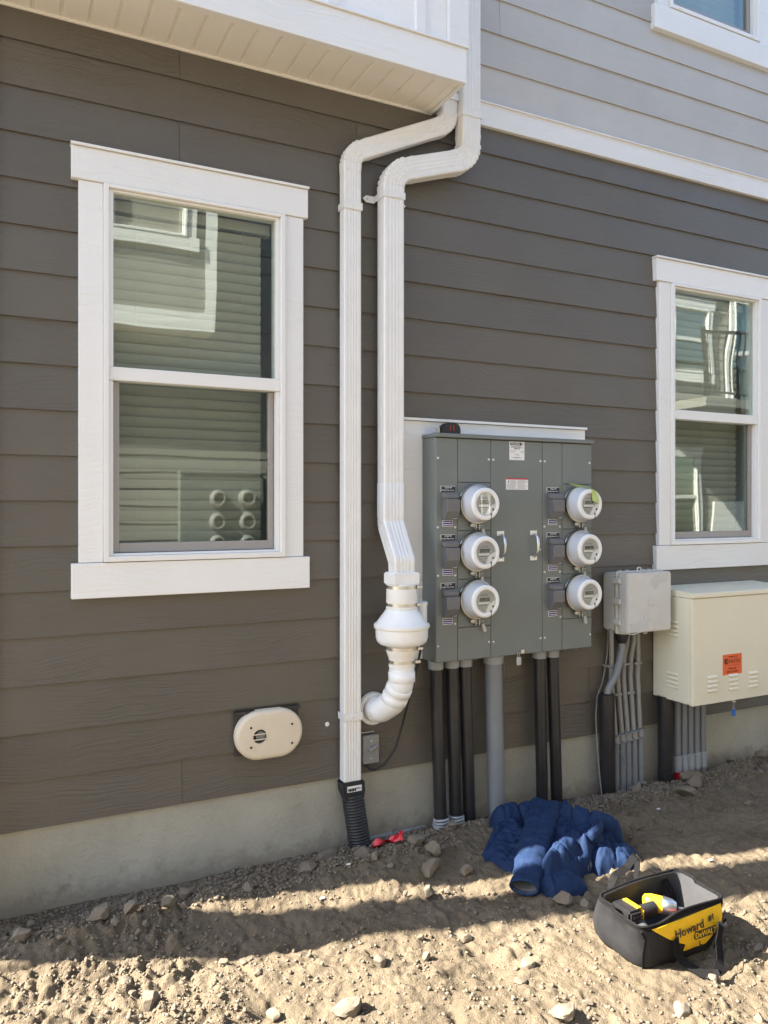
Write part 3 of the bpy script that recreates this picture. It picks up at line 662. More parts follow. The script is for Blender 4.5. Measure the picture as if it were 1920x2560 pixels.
# ------------------------------------------------------------------ black drain hose under the downspout
dh = thing('drain_hose', (1.455, -.08, 0), 'black corrugated drain hose at the foot of the narrow downspout', 'hose')
MB().prism([(1.380, .292), (1.486, .292), (1.489, .245), (1.482, .205), (1.402, .205), (1.384, .245)], -.100, -.022, 'y').build('adapter', M['rubber'], dh, bevel=.006, seg=2)
pa = MB(); lab = MB().box(1.398, 1.468, -.1016, -.1004, .250, .276).build('label', M['paper'], dh)
for q in range(13):
    wv = random.choice((.001, .0018, .0026)); lab_ = pa.box(1.402 + q * .003, 1.402 + q * .003 + wv, -.1026, -.1018, .253, .266)
pa.build('barcode', M['ink'], lab); text('lettering', 'NDS', .012, 1.451, -.1026, .264, M['ink'], lab)
hp = [(1.438 + .034 * t, -.062 - .050 * t, .232 - .33 * t) for t in np.linspace(0, 1, 104)]
hr = [(.0505 if (i // 2) % 2 == 0 else .0455) for i in range(104)]
MB().tube(hp, hr, 32, up=(0, -1, 0)).build('corrugated_hose', M['rubber'], dh, smooth=True, ang=80)

# ------------------------------------------------------------------ oval vent hood
vent = thing('vent_cover', (1.05, -.045, .44), 'beige oval vent cover with a small barred hole on dark flashing, low on the wall', 'vent')
bx('mounting_block', M['darkbrown'], vent, .905, 1.192, -.030, -.018, .462, .640, .002)
bx('drip_flashing', M['darkbrown'], vent, .903, 1.195, -.046, -.018, .641, .652)
VC = (1.049, .548); HW, HH = .150, .105; NV = 72
def stad(dx, y, c=VC):
    out = []
    for i in range(NV):
        a = 2 * PI * i / NV; ca, sa2 = math.cos(a), math.sin(a); rx = HH - dx
        cx = c[0] + (HW - HH) * (1 if ca > 0 else -1) if abs(ca) > 1e-6 else c[0]
        out.append((cx + rx * ca, y, c[1] + rx * sa2))
    return out
hc = (1.003, .546)
ring = [(hc[0] + .034 * math.cos(2 * PI * i / NV), -.073, hc[1] + .034 * math.sin(2 * PI * i / NV)) for i in range(NV)]
ring2 = [(a, -.034, c) for a, b, c in ring]
MB().loft([stad(0, -.030), stad(0, -.060), stad(.004, -.068), stad(.011, -.0725), stad(.02, -.0735), ring, ring2], False, True).build('hood', M['ventp'], vent, smooth=True, ang=50)
MB().lathe([(.034, 0), (.030, 0), (.030, .012)], (hc[0], -.0735, hc[1]), 'y', 40, False, False).build('hole_rim', M['ventp'], vent, smooth=True)
MB().lathe([(.024, 0), (.021, 0), (.021, .03), (.024, .03)], (hc[0] + .004, -.066, hc[1]), 'y', 32).build('duct', M['switchg'], vent, smooth=True, ang=40)
MB().lathe([(.030, 0), (.030, .001)], (hc[0], -.036, hc[1]), 'y', 32).build('inside_shade', M['dark'], vent)  # black disc stands for the darkness inside the hole
for dz in (-.012, .010, ):
    MB().tube([(hc[0] - .034, -.0745, hc[1] + dz), (hc[0] + .034, -.0745, hc[1] + dz)], .0024, 8).build('bar', M['ventp'], vent, smooth=True)
for x, z in ((.963, .588), (1.147, .583), (.963, .504), (1.147, .500)):
    o = MB().lathe([(.0085, 0), (.0085, -.002), (.0055, -.002), (.0055, .0)], (x, -.0736, z), 'y', 20, False, False).build('screw_boss', M['ventp'], vent, smooth=True, ang=40)
    MB().lathe([(.0055, 0), (.0055, -.0005)], (x, -.0738, z), 'y', 16).build('hole_shade', M['dark'], o)  # flat black disc painted for the shade in the screw recess
for z in (.618, .478): lines_ = MB().box(VC[0] - .03, VC[0] + .06, -.0741, -.0734, z - .0025, z + .0025).build('embossing', M['ventp'], vent, bevel=.0003)

# ------------------------------------------------------------------ meter cabinet
board = thing('backing_board', (2.26, -.01, .8), 'white painted backing board behind the grey meter cabinet', 'board')
bx('board', M['trim'], board, 1.690, 2.822, -.030, -.021, .800, 1.938, .002)
bx('flashing', M['white'], board, 1.686, 2.826, -.042, -.0205, 1.940, 1.952)
CF = -.160
cab = thing('meter_cabinet', (2.287, -.09, .80), 'large grey steel meter cabinet mounted on the siding', 'cabinet')
MB().box(1.820, 2.752, -.151, -.031, .800, 1.852).build('case', M['cabinet'], cab, bevel=.002)
MB().box(1.816, 2.760, -.172, -.031, 1.853, 1.872).build('cap', M['cabinet'], cab, bevel=.003)
def panel(x0, x1, z0, z1): return MB().box(x0 + .0014, x1 - .0014, CF, -.1515, z0 + .0014, z1 - .0014).build('door_panel', M['cabinet'], cab, bevel=.0016)
ZS = [.802, .958, 1.186, 1.415, 1.643, 1.851]
panel(1.820, 1.939, .802, 1.851); panel(2.127, 2.435, .802, 1.851); panel(2.435, 2.560, .802, 1.851)
for x0, x1 in ((1.939, 2.127), (2.560, 2.752)):
    for k in range(5): panel(x0, x1, ZS[k], ZS[k + 1])
def screw(x, z, root=cab, y=CF, r=.0062):
    o = MB().lathe([(r, 0), (r, -.0012), (r * .7, -.003), (r * .2, -.0036)], (x, y, z), 'y', 14).build('screw', M['zinc'], root, smooth=True, ang=50)
    return o
for x, z in ((1.831, 1.755), (2.114, 1.755), (2.140, 1.755), (2.422, 1.755), (2.449, 1.755), (2.737, 1.754), (1.831, 1.433), (1.925, 1.432), (1.831, 1.207), (1.925, 1.206), (1.925, .978), (1.831, .879), (2.116, .877), (2.141, .876), (2.423, .872), (2.450, .872), (2.447, 1.429), (2.543, 1.428), (2.448, 1.202), (2.544, 1.200), (2.548, .971), (2.740, .868), (2.421, 1.315)):
    screw(x, z)
def lines(root, m, rows, y, h=.0016):
    b = MB()
    for x0, x1, z in rows: b.box(x0, x1, y - .0005, y, z - h / 2, z + h / 2)
    return b.build('print', m, root)
def plate(x, z, num):
    o = MB().box(x - .0385, x + .0385, CF - .0018, CF - .0001, z - .0135, z + .0135).build('number_plate', M['paper'], cab)
    MB().box(x - .0365, x + .0385, CF - .0026, CF - .0019, z - .0135, z + .0118).build('plate_face', M['ink'], o)
    text('lettering', num + ' W', .0125, x, CF - .0031, z + .0052, M['paper'], o); text('lettering', 'Bright Eyes Lane', .0098, x, CF - .0031, z - .0062, M['paper'], o)
def blue_label(x, z, rot):
    o = MB().box(x - .027, x + .027, CF - .0012, CF - .0001, z - .0145, z + .0145).build('notice_label', M['paper'], cab)
    MB().box(x - .0245, x + .0245, CF - .002, CF - .0013, z - .012, z + .012).build('label_face', M['blue_ink'], o)
    lines(o, M['paper'], [(x - .022, x + .021, z + .0045), (x - .022, x + .022, z - .0055)], CF - .002, .0028)
    o.rotation_euler = (0, rot, 0)
def cover(x, zt):
    pr = [(0, 0), (-.030, 0), (-.036, -.006), (-.036, -.022), (-.030, -.024), (-.044, -.026), (-.046, -.030), (-.046, -.084), (-.022, -.121), (0, -.121)]
    o = MB().prism([(CF + a, zt + b) for a, b in pr], x - .033, x + .036, 'x').build('breaker_cover', M['cover'], cab, bevel=.0015)
    MB().box(x - .040, x + .040, CF - .030, CF - .0002, zt - .022, zt + .004).build('hinge_hood', M['cover'], o, bevel=.003)
    MB().tube([(x + .004, CF - .024, zt - .113), (x + .004, CF - .034, zt - .117), (x + .026, CF - .034, zt - .117), (x + .026, CF - .024, zt - .113)], .0016, 6, up=(0, 0, 1)).build('hasp', M['zinc'], o, smooth=True)
for cx, nums, rots in ((1.8845, ('1554', '1558', '1562'), (.0, .04, .0)), (2.500, ('1566', '1570', '1580'), (-.01, -.02, -.03))):
    for k in range(3):
        z = 1.612 - .2265 * k; plate(cx, z, nums[k]); cover(cx + .0035, z - .022); blue_label(cx - .001, 1.451 - .2295 * k, rots[k])
# maker's plate and warning sticker
st = MB().box(2.234, 2.324, CF - .0011, CF - .0001, 1.757, 1.847).build('maker_sticker', M['paper'], cab)
MB().box(2.239, 2.304, CF - .0019, CF - .0012, 1.829, 1.843).build('logo_bar', M['ink'], st)
text('lettering', 'SQUARE', .0145, 2.2695, CF - .0024, 1.8362, M['paper'], st, sx=.98)
MB().box(2.304, 2.3165, CF - .0019, CF - .0012, 1.829, 1.843).build('logo_box', M['grey_ink'], st); MB().box(2.3052, 2.3153, CF - .0024, CF - .002, 1.8305, 1.8415).build('logo_box', M['paper'], st); text('lettering', 'D', .012, 2.3103, CF - .0029, 1.836, M['ink'], st)
text('lettering', 'by Schneider Electric', .0072, 2.276, CF - .0017, 1.8225, M['ink'], st); text('lettering', 'MP66-125', .008, 2.279, CF - .0017, 1.812, M['ink'], st)
lines(st, M['grey_ink'], [(2.238, 2.322, 1.8175), (2.238, 2.272, 1.802), (2.238, 2.268, 1.7955), (2.297, 2.320, 1.7995), (2.302, 2.320, 1.794), (2.272, 2.288, 1.786), (2.268, 2.294, 1.782), (2.262, 2.298, 1.7715), (2.250, 2.308, 1.769), (2.270, 2.288, 1.7645)], CF - .0012)
ws = MB().box(2.214, 2.346, CF - .0011, CF - .0001, 1.612, 1.668).build('warning_sticker', M['paper'], cab)
MB().box(2.214, 2.346, CF - .0019, CF - .0012, 1.6615, 1.668).build('red_header', M['red_ink'], ws)
rows = []
for k in range(9):
    z = 1.6575 - k * .005; rows += [(2.238 if k < 4 else 2.219, 2.276 - random.uniform(0, .01), z), (2.282, 2.340 - random.uniform(0, .02), z)]
lines(ws, M['grey_ink'], rows, CF - .0012, .0015)
MB().prism([(2.220, 1.640), (2.224, 1.645), (2.2265, 1.643), (2.232, 1.650), (2.2345, 1.648), (2.230, 1.6555), (2.226, 1.656), (2.228, 1.650)], CF - .0018, CF - .0012, 'y').build('pictogram', M['ink'], ws)
# handles, latch and lock
for hx in (2.182, 2.380):
    h = MB().tube([(hx, CF - .004, 1.392), (hx, CF - .020, 1.389), (hx, CF - .034, 1.372), (hx, CF - .038, 1.345), (hx, CF - .036, 1.315), (hx, CF - .024, 1.293), (hx, CF - .004, 1.281)], [.0055, .006, .0075, .008, .0075, .006, .0055], 14, up=(1, 0, 0)).build('handle', M['zinc'], cab, smooth=True)
    for z in (1.399, 1.274):
        pl = MB().box(hx - .021, hx + .021, CF - .0022, CF - .0001, z - .0115, z + .0115).build('handle_plate', M['zinc'], h, bevel=.001)
        for dx in (-.013, .013): MB().lathe([(.003, 0), (.0025, -.0014)], (hx + dx, CF - .0022, z), 'y', 10).build('rivet', M['steel'], h)
la = bx('latch', M['zinc'], cab, 2.300, 2.318, CF - .010, CF - .0002, .808, .826, .001)
MB().lathe([(.005, 0), (.004, -.003)], (2.309, CF - .010, .817), 'y', 12).build('latch_screw', M['steel'], la)
lk = MB().box(2.273, 2.298, CF - .012, CF - .003, .752, .792).build('tag_lock', M['clear'], cab, bevel=.002)
for dx in (-.006, .005): MB().tube([(2.286 + dx, CF - .006, .790), (2.283 + dx, CF - .008, .812), (2.289 + dx, CF - .008, .822), (2.294 + dx, CF - .006, .806)], .0016, 6, up=(1, 0, 0)).build('shackle', M['steel'], lk, smooth=True)
MB().lathe([(.010, 0), (.010, -.0012), (.009, -.0015)], (2.404, CF - .0001, .836), 'y', 20).build('knockout', M['cabinet'], cab)
for x in (2.05, 2.66): MB().lathe([(.009, 0), (.009, -.004)], (x, CF + .02, .7995), 'z', 16).build('drain_plug', M['cabinet'], cab)

# ------------------------------------------------------------------ six electric meters
def make_meter(x, z, label):
    y = CF
    t = thing('electric_meter', (x, y, z), label, 'meter', 'electric meters on the grey cabinet')
    MB().lathe([(.085, -.0002), (.0935, -.002), (.0955, -.010), (.0930, -.013), (.0930, -.018), (.0955, -.021), (.0945, -.028), (.0905, -.030), (.083, -.0305)], (x, y, z), 'y', 64, False, True).build('sealing_ring', M['ring'], t, smooth=True, ang=50)
    MB().lathe([(.0875, -.029), (.0865, -.034), (.0765, -.0885), (.0745, -.0885)], (x, y, z), 'y', 64, False, True).build('body', M['meter_side'], t, smooth=True, ang=60)
    MB().lathe([(.0745, -.084), (.0762, -.0887), (.0762, -.0945), (.0735, -.0992), (.069, -.1010), (.058, -.1010), (.0540, -.0990), (.0525, -.0895)], (x, y, z), 'y', 64, False, True).build('bezel', M['meter_white'], t, smooth=True, ang=60)
    fc = MB().lathe([(.0525, 0), (.0525, -.0012)], (x, y - .0942, z), 'y', 48).build('face', M['meter_face'], t)
    f = y - .0956
    MB().box(x - .033, x + .021, f - .001, f, z + .0005, z + .0175).build('display', M['lcd'], fc)
    text('digits', random.choice(('25', '28', '40', '10')), .012, x + .002, f - .0014, z + .0085, M['grey_ink'], fc)
    MB().box(x - .040, x + .020, f - .001, f, z - .0125, z - .0035).build('barcode_strip', M['paper'], fc)
    lines(fc, M['ink'], [(x - .026, x + .012, z + .031), (x - .030, x + .014, z + .0265)], f, .0014)
    lines(fc, M['ink'], [(x - .039, x + .008, z - .0165)], f, .003)
    lines(fc, M['ink'], [(x - .035, x - .029, z - .029), (x - .025, x - .019, z - .029), (x - .006, x + .0, z - .028), (x - .022, x - .006, z - .039)], f, .0022)
    pts = [(.0515, .004), (.040, -.001), (.026, -.008), (.014, -.019), (.006, -.033), (.000, -.046), (-.004, -.0515)]
    pts += [(.0525 * math.cos(a), .0525 * math.sin(a)) for a in np.linspace(R(-90), R(0), 14)]
    sw_ = MB().prism([(x + a, z + b) for a, b in pts], f - .0030, f - .0002, 'y').build('cover_swoosh', M['meter_white'], t, bevel=.0008)
    MB().lathe([(.0052, 0), (.0052, -.001)], (x + .038, f - .0032, z - .025), 'y', 16).build('optical_port', M['ink'], sw_)
    ar = MB(); yb = y - .1019
    ar.prism([(x + .0252, z - .074), (x + .0274, z - .074), (x + .0274, z - .046), (x + .0252, z - .046)], yb - .0008, yb + .004, 'y')
    ar.prism([(x + .0225, z - .050), (x + .0301, z - .050), (x + .0263, z - .041)], yb - .0008, yb + .004, 'y'); ar.build('arrow_mark', M['ink'], t)
    MB().lathe([(.0520, 0), (.0520, -.001)], (x, y - .0995, z), 'y', 48).build('lens', M['lens'], t)
    # ring clamp at the bottom with its screw and seal tag
    c = MB(); zc = z - .103
    for dx in (-.0085, .0085): c.box(x + dx - .0022, x + dx + .0022, y - .028, y - .004, z - .122, z - .088)
    c.box(x - .036, x - .0108, y - .024, y - .006, zc - .004, zc + .010); c.tube([(x - .034, y - .016, zc), (x + .032, y - .016, zc)], .0042, 10, up=(0, 0, 1)); c.tube([(x - .028, y - .024, zc - .008), (x + .026, y - .024, zc - .008)], .0024, 8, up=(0, 0, 1))
    c.build('ring_clamp', M['ring'], t, smooth=True, ang=40)
    a = random.uniform(-.1, .45)
    p0 = Vector((x + .030, y - .020, zc - .004)); ln = Vector((math.sin(a), 0, -math.cos(a)))
    MB().tube([Vector((x + .026, y - .018, zc + .004)), Vector((x + .037, y - .022, zc + .002)), p0 + ln * .016], .0012, 6, up=(0, -1, 0)).build('seal_wire', M['clear'], t)
    q0 = p0 + ln * .012; q1 = p0 + ln * .052; sd = Vector((math.cos(a), 0, math.sin(a))) * .008
    tg = MB(); tg.loft([[q0 - sd + Vector((0, -.002, 0)), q0 + sd + Vector((0, -.002, 0)), q0 + sd + Vector((0, .002, 0)), q0 - sd + Vector((0, .002, 0))], [q1 - sd + Vector((0, -.002, 0)), q1 + sd + Vector((0, -.002, 0)), q1 + sd + Vector((0, .002, 0)), q1 - sd + Vector((0, .002, 0))]])
    tg.build('seal_tag', M['clear'], t, bevel=.0008)
    return t
for x, col_ in ((2.033, ('1554', '1558', '1562')), (2.658, ('1566', '1570', '1580'))):
    for k, num in enumerate(col_):
        lab_ = {'1554': 'round white electric meter at the top of the left column', '1558': 'round white electric meter in the middle of the left column', '1562': 'round white electric meter at the bottom of the left column, above the black conduits',
                '1566': 'round white electric meter with yellow-green tape over its top, right column', '1570': 'round white electric meter in the middle of the right column', '1580': 'round white electric meter at the bottom of the right column'}[num]
        make_meter(x, 1.541 - .2265 * k, lab_)
# strip of green tape folded over one meter
tp = []
for t_, ww in ((0, .016), (.15, .020), (.35, .013), (.55, .014), (.75, .016), (.88, .018), (1, .018)):
    tp.append((t_, ww))
path = [(2.600, CF - .012, 1.645), (2.606, CF - .020, 1.640), (2.640, CF - .050, 1.633), (2.665, CF - .085, 1.622), (2.672, CF - .104, 1.612), (2.680, CF - .106, 1.590), (2.682, CF - .108, 1.552)]
rings = []
for (px_, py_, pz_), (_, ww) in zip(path, tp):
    d_ = Vector((.75, -.2, -.35)).normalized() * ww
    c_ = Vector((px_, py_, pz_)); n_ = Vector((0, -.0006, .0006))
    rings.append([c_ - d_ - n_, c_ + d_ - n_, c_ + d_ + n_, c_ - d_ + n_])
tape_o = MB().loft(rings).build('masking_tape', M['greentape'], None, smooth=True, ang=60)
tag(tape_o, 'yellow-green tape strip draped over the top right electric meter', 'tape')

# ------------------------------------------------------------------ tape measure on top of the cabinet
tm = thing('tape_measure', (1.925, -.10, 1.872), 'black tape measure with red accents lying on top of the meter cabinet', 'tape measure')
MB().prism([(1.872, 1.8728), (1.872, 1.900), (1.888, 1.914), (1.906, 1.926), (1.940, 1.929), (1.966, 1.926), (1.979, 1.910), (1.982, 1.885), (1.977, 1.8728)], -.122, -.075, 'y').build('case', M['toolblack'], tm, bevel=.004, seg=2)
for x in (1.923, 1.941): MB().box(x - .0035, x + .0025, -.1245, -.1215, 1.888, 1.914).build('accent', M['toolred'], tm, bevel=.001)
MB().prism([(1.864, 1.874), (1.869, 1.874), (1.8715, 1.885), (1.869, 1.905), (1.864, 1.905), (1.867, 1.890)], -.112, -.086, 'y').build('hook', M['steel'], tm)

# ------------------------------------------------------------------ conduits under the meter cabinet
def conduit(name, x, r, zt, zb, y0, y1, xb, m, label, cat='conduit', group='conduits under the meter cabinet', collar=True, sleeve=0.0):
    t = thing(name, (xb, y1, zb), label, cat, group)
    n = 14; p = [(x + (xb - x) * k / n, y0 + (y1 - y0) * k / n, zt + (zb - zt) * k / n) for k in range(n + 1)]
    MB().tube(p, r, 32, up=(0, -1, 0)).build('pipe', m, t, smooth=True, ang=60)
    if collar:
        MB().lathe([(r * 1.02, -.002), (r * 1.2, .0), (r * 1.2, .030), (r * 1.28, .031), (r * 1.28, .040)], (x, y0, .757), 'z', 32).build('collar', M['coupling'], t, smooth=True, ang=40)
    if sleeve:
        q = p[-1]; MB().lathe([(r * 1.02, 0), (r * 1.10, .002), (r * 1.10, sleeve), (r * 1.02, sleeve + .002)], (q[0], q[1], q[2] + .06), 'z', 32).build('sleeve', m, t, smooth=True, ang=40)
    return t
for x, xb, y1, lab_ in ((1.867, 1.875, -.118, 'leftmost black conduit under the meter cabinet'), (1.954, 1.963, -.112, 'second black conduit from the left under the meter cabinet'), (2.029, 2.045, -.104, 'third black conduit, just left of the thick grey conduit'),
                       (2.477, 2.489, -.095, 'black conduit right of the thick grey conduit, behind the blue jacket'), (2.560, 2.584, -.094, 'rightmost black conduit under the meter cabinet')):
    conduit('electrical_conduit', x, .0305 if x < 2.3 else .0300, .80, -.12, -.080, y1, xb, M['black_pipe'], lab_, sleeve=.12 if x in (1.867, 1.954) else 0)
conduit('grey_conduit', 2.193, .0425, .80, -.12, -.082, -.108, 2.199, M['grey_pipe'], 'single thick grey conduit under the middle of the meter cabinet')
# crumpled duct tape wound round the feet of the first two conduits
for x, y in ((1.874, -.116), (1.962, -.110)):
    b = MB()
    for k in range(4):
        zz = gz(x, y) + .008 + k * .011; rr_ = .0345 - k * .0008
        ring_ = [(x + rr_ * math.cos(a) * random.uniform(.97, 1.08), y + rr_ * math.sin(a) * random.uniform(.97, 1.08), zz + .004 * math.sin(a + k)) for a in np.linspace(0, 2 * PI, 17)[:-1]]
        b.tube(ring_ + [ring_[0]], .0062, 8, up=(0, 0, 1))
    tag(b.build('wound_tape', M['coupling'], None, smooth=True), 'grey tape wound round the foot of the %s black conduit' % ('leftmost' if x < 1.9 else 'second'), 'tape')

# ------------------------------------------------------------------ grey network interface box
nid = thing('network_box', (3.11, -.11, .86), 'pale grey plastic utility box with ribbed lid, between meter cabinet and beige cabinet', 'utility box')
NXa, NXb = 2.950, 3.278
MB().box(NXa, NXb - .004, -.120, -.020, .862, 1.172).build('base', M['nid'], nid, bevel=.010, seg=2)
MB().box(NXa - .004, NXb + .004, -.134, -.1205, .852, 1.184).build('flange', M['nid'], nid, bevel=.005, seg=2)
MB().box(NXa + .006, NXb - .002, -.200, -.1345, .860, 1.177).build('lid', M['nid'], nid, bevel=.007, seg=2)
for z in (1.135, 1.025, .915):
    h = MB().box(NXa - .012, NXa + .004, -.160, -.108, z - .014, z + .014).build('hinge', M['nid'], nid, bevel=.002)
for k in range(6):
    r1 = .085 + .011 * k
    pp_ = [(NXa + .045 + r1 * math.cos(a) * .95, -.2012, 1.015 - .02 + r1 * math.sin(a)) for a in np.linspace(R(-100), R(-25), 14)]
    MB().tube(pp_, .0022, 6).build('lid_rib', M['nid'], nid, smooth=True)
    pp_ = [(NXb - .050 + r1 * math.cos(a) * .95, -.2012, 1.055 - .01 + r1 * math.sin(a)) for a in np.linspace(R(80), R(150), 14) if NXb - .05 + r1 * math.cos(a) * .95 < NXb - .012 and 1.045 + r1 * math.sin(a) < 1.168]
    if len(pp_) > 2: MB().tube(pp_, .0022, 6).build('lid_rib', M['nid'], nid, smooth=True)
MB().box(3.108, 3.152, -.2035, -.1995, 1.002, 1.044).build('lid_emblem', M['nid'], nid, bevel=.002)
for x in (3.03, 3.08, 3.2, 3.24): MB().lathe([(.012, 0), (.012, .010), (.008, .013)], (x, -.07, 1.170), 'z', 14).build('top_knockout', M['nid'], nid, smooth=True, ang=40)
MB().tube([(3.100, -.125, 1.182), (3.103, -.125, 1.196), (3.115, -.125, 1.199), (3.126, -.125, 1.196), (3.129, -.125, 1.182)], .0045, 8, up=(0, -1, 0)).build('lock_loop', M['nid'], nid, smooth=True)
MB().tube([(3.146, -.127, .854), (3.149, -.127, .840), (3.158, -.127, .837), (3.167, -.127, .840), (3.170, -.127, .854)], .0042, 8, up=(0, -1, 0)).build('lock_loop', M['nid'], nid, smooth=True)
MB().lathe([(.045, 0), (.045, .014), (.05, .016), (.05, .022)], (3.035, -.080, .842), 'z', 28).build('bottom_port', M['nid'], nid, smooth=True, ang=40)

# small grey conduits with split couplings below the box
gx_ = [(2.985, 3.001), (3.030, 3.048), (3.072, 3.090), (3.122, 3.134), (3.176, 3.180)]
for k, (xt, xb) in enumerate(gx_):
    place = ('leftmost', 'second', 'middle', 'fourth', 'rightmost')[k]
    t = thing('small_conduit', (xb, -.07, 0), '%s thin grey conduit of the five below the pale grey box' % place, 'conduit', 'thin conduits below the pale grey box')
    kx = xt - (.018 if k in (0, 4) else -.008)
    pts_, _ = fillet([(kx, -.07, .868), (kx, -.07, .79), (xt, -.055, .70), (xt, -.05, .60), (xb, -.065, .29), (xb, -.065, .26)], .05, 4)
    MB().tube(pts_, .0135, 16, up=(0, -1, 0)).build('upper_tube', M['grey_pipe2'], t, smooth=True)
    MB().tube([(xb, -.066, .285), (xb, -.072, -.1)], .0185, 18, up=(0, -1, 0)).build('lower_tube', M['grey_pipe'], t, smooth=True)
    zc = .272 + .003 * k
    cl = MB().lathe([(.017, -.028), (.0215, -.027), (.0215, .020), (.017, .022)], (xb, -.067, zc), 'z', 18).build('coupling', M['grey_pipe2'], t, smooth=True, ang=40)
    for dz in (-.024, .018):
        MB().box(xb - .0195, xb + .0195, -.094, -.070, zc + dz - .004, zc + dz + .004).build('coupling_lug', M['grey_pipe'], cl, bevel=.002)
    if k in (0, 2, 4):
        zst = .665; MB().box(xt - .035 if k != 2 else xt - .016, xt + .016 if k != 2 else xt + .034, -.072, -.018, zst - .006, zst + .006).build('pipe_strap', M['grey_pipe2'], t, bevel=.002)
    else:
        MB().box(xt - .034, xt + .018, -.072, -.018, .50, .512).build('pipe_strap', M['grey_pipe2'], t, bevel=.002)
bc = thing('cable_riser', (2.930, -.085, 0), 'thick black riser pipe with a grey flexible tube, left of the thin conduits', 'conduit')
MB().tube([(2.922, -.085, .525), (2.930, -.085, -.12)], .0415, 32, up=(0, -1, 0), cap0=True).build('pipe', M['black_pipe'], bc, smooth=True, ang=60)
MB().lathe([(.0335, 0), (.0335, .001)], (2.922, -.085, .526), 'z', 28).build('mouth_shade', M['dark'], bc)  # black disc on the capped end stands for the shaded bore
fp, _ = fillet([(2.924, -.085, .46), (2.926, -.087, .545), (2.975, -.100, .625), (3.030, -.085, .745), (3.036, -.08, .815)], .09, 8)
MB().tube(fp, .0195, 20, up=(0, -1, 0)).build('flexible_tube', M['grey_pipe'], bc, smooth=True)
MB().lathe([(.0215, 0), (.030, .022), (.036, .05), (.036, .056)], (3.035, -.08, .787), 'z', 24).build('boot', M['rubber'], bc, smooth=True, ang=50)
wp, _ = fillet([(2.968, -.045, .86), (2.966, -.04, .72), (2.945, -.03, .58), (2.905, -.03, .50), (2.878, -.05, .40), (2.880, -.06, .22), (2.885, -.09, -.03)], .05, 4)
tag(MB().tube(wp, .0035, 8, up=(0, -1, 0)).build('thin_cable', M['grey_pipe2'], None, smooth=True), 'thin grey cable hanging left of the black riser pipe', 'cable')
wp, _ = fillet([(2.990, -.095, .225), (3.02, -.10, .19), (3.045, -.10, .13), (3.052, -.103, .105)], .03, 4)
tag(MB().tube(wp, .0028, 8, up=(0, -1, 0)).build('loose_wire', M['grey_pipe'], None, smooth=True), 'short loose wire dangling in front of the lower thin conduits', 'wire')

# ------------------------------------------------------------------ beige telecom cabinet
TX0, TX1, TF = 3.322, 4.14, -.300
tel = thing('telecom_cabinet', (3.73, -.16, .46), 'beige steel telecom cabinet with an orange sticker, at the right edge', 'cabinet')
MB().box(TX0, TX1, TF + .022, -.021, .462, 1.036).build('case', M['tel'], tel, bevel=.003)
MB().box(TX0 + .001, TX1 - .001, TF, TF + .021, .458, 1.034).build('door', M['tel'], tel, bevel=.003)
MB().prism([(TF - .006, 1.037), (TF - .006, 1.060), (TF + .004, 1.064), (-.021, 1.078), (-.021, 1.037)], TX0 - .003, TX1 + .003, 'x').build('lid', M['tel'], tel, bevel=.002)
def louver_y(x, z, w_=.075):
    pr = [(TF - .0002, z - .0085), (TF - .007, z - .0075), (TF - .009, z - .003), (TF - .0002, z + .009)]
    MB().prism(pr, x - w_ / 2, x + w_ / 2, 'x').build('louver', M['tel'], tel, bevel=.0018)
for x, z in ((3.472, .569), (3.633, .563), (3.796, .561)):
    for k in range(4): louver_y(x, z + .036 - k * .0245)
for z0_ in (.575, .86):
    for k in range(4):
        z = z0_ + .036 - k * .024; pr = [(TX0 - .0002, z - .0085), (TX0 - .007, z - .0075), (TX0 - .009, z - .003), (TX0 - .0002, z + .009)]
        MB().prism(pr, -.205, -.125, 'y').build('louver', M['tel'], tel, bevel=.0018)
so = MB().box(3.553, 3.703, TF - .0012, TF - .0001, .604, .716).build('orange_sticker', M['orange'], tel)
T_ = TF - .0017
text('lettering', 'Property of', .0145, 3.633, T_, .702, M['orange_ink'], so); text('lettering', 'FASTEL', .030, 3.646, T_, .676, M['orange_ink'], so, sx=.98, shear=.15)
lines(so, M['red_ink'], [(3.572, 3.588, .655), (3.594, 3.622, .655), (3.627, 3.690, .655)], TF - .0013, .0022); text('lettering', 'Please call', .0145, 3.628, T_, .638, M['orange_ink'], so); text('lettering', '(801) 553-2376', .0145, 3.628, T_, .620, M['orange_ink'], so)
MB().lathe([(.0165, 0), (.0165, -.0005)], (3.580, TF - .0014, .678), 'y', 28).build('logo_disc', M['orange_ink'], so)
lines(so, M['orange'], [(3.582, 3.598, .684), (3.578, 3.598, .678), (3.580, 3.598, .672)], TF - .002, .002)
MB().box(3.622, 3.644, TF - .010, TF + .02, .450, .4575).build('hasp', M['zinc'], tel)
tl = thing('padlock_seal', (3.633, TF - .004, .385), 'blue lock seal hanging under the beige cabinet', 'lock')
MB().tube([(3.628, TF - .004, .408), (3.626, TF - .004, .452), (3.632, TF - .004, .457), (3.638, TF - .004, .452), (3.638, TF - .004, .408)], .0012, 6, up=(0, -1, 0)).build('shackle', M['steel'], tl)
MB().box(3.622, 3.645, TF - .009, TF + .001, .375, .412).build('body', M['lock_blue'], tl, bevel=.002)
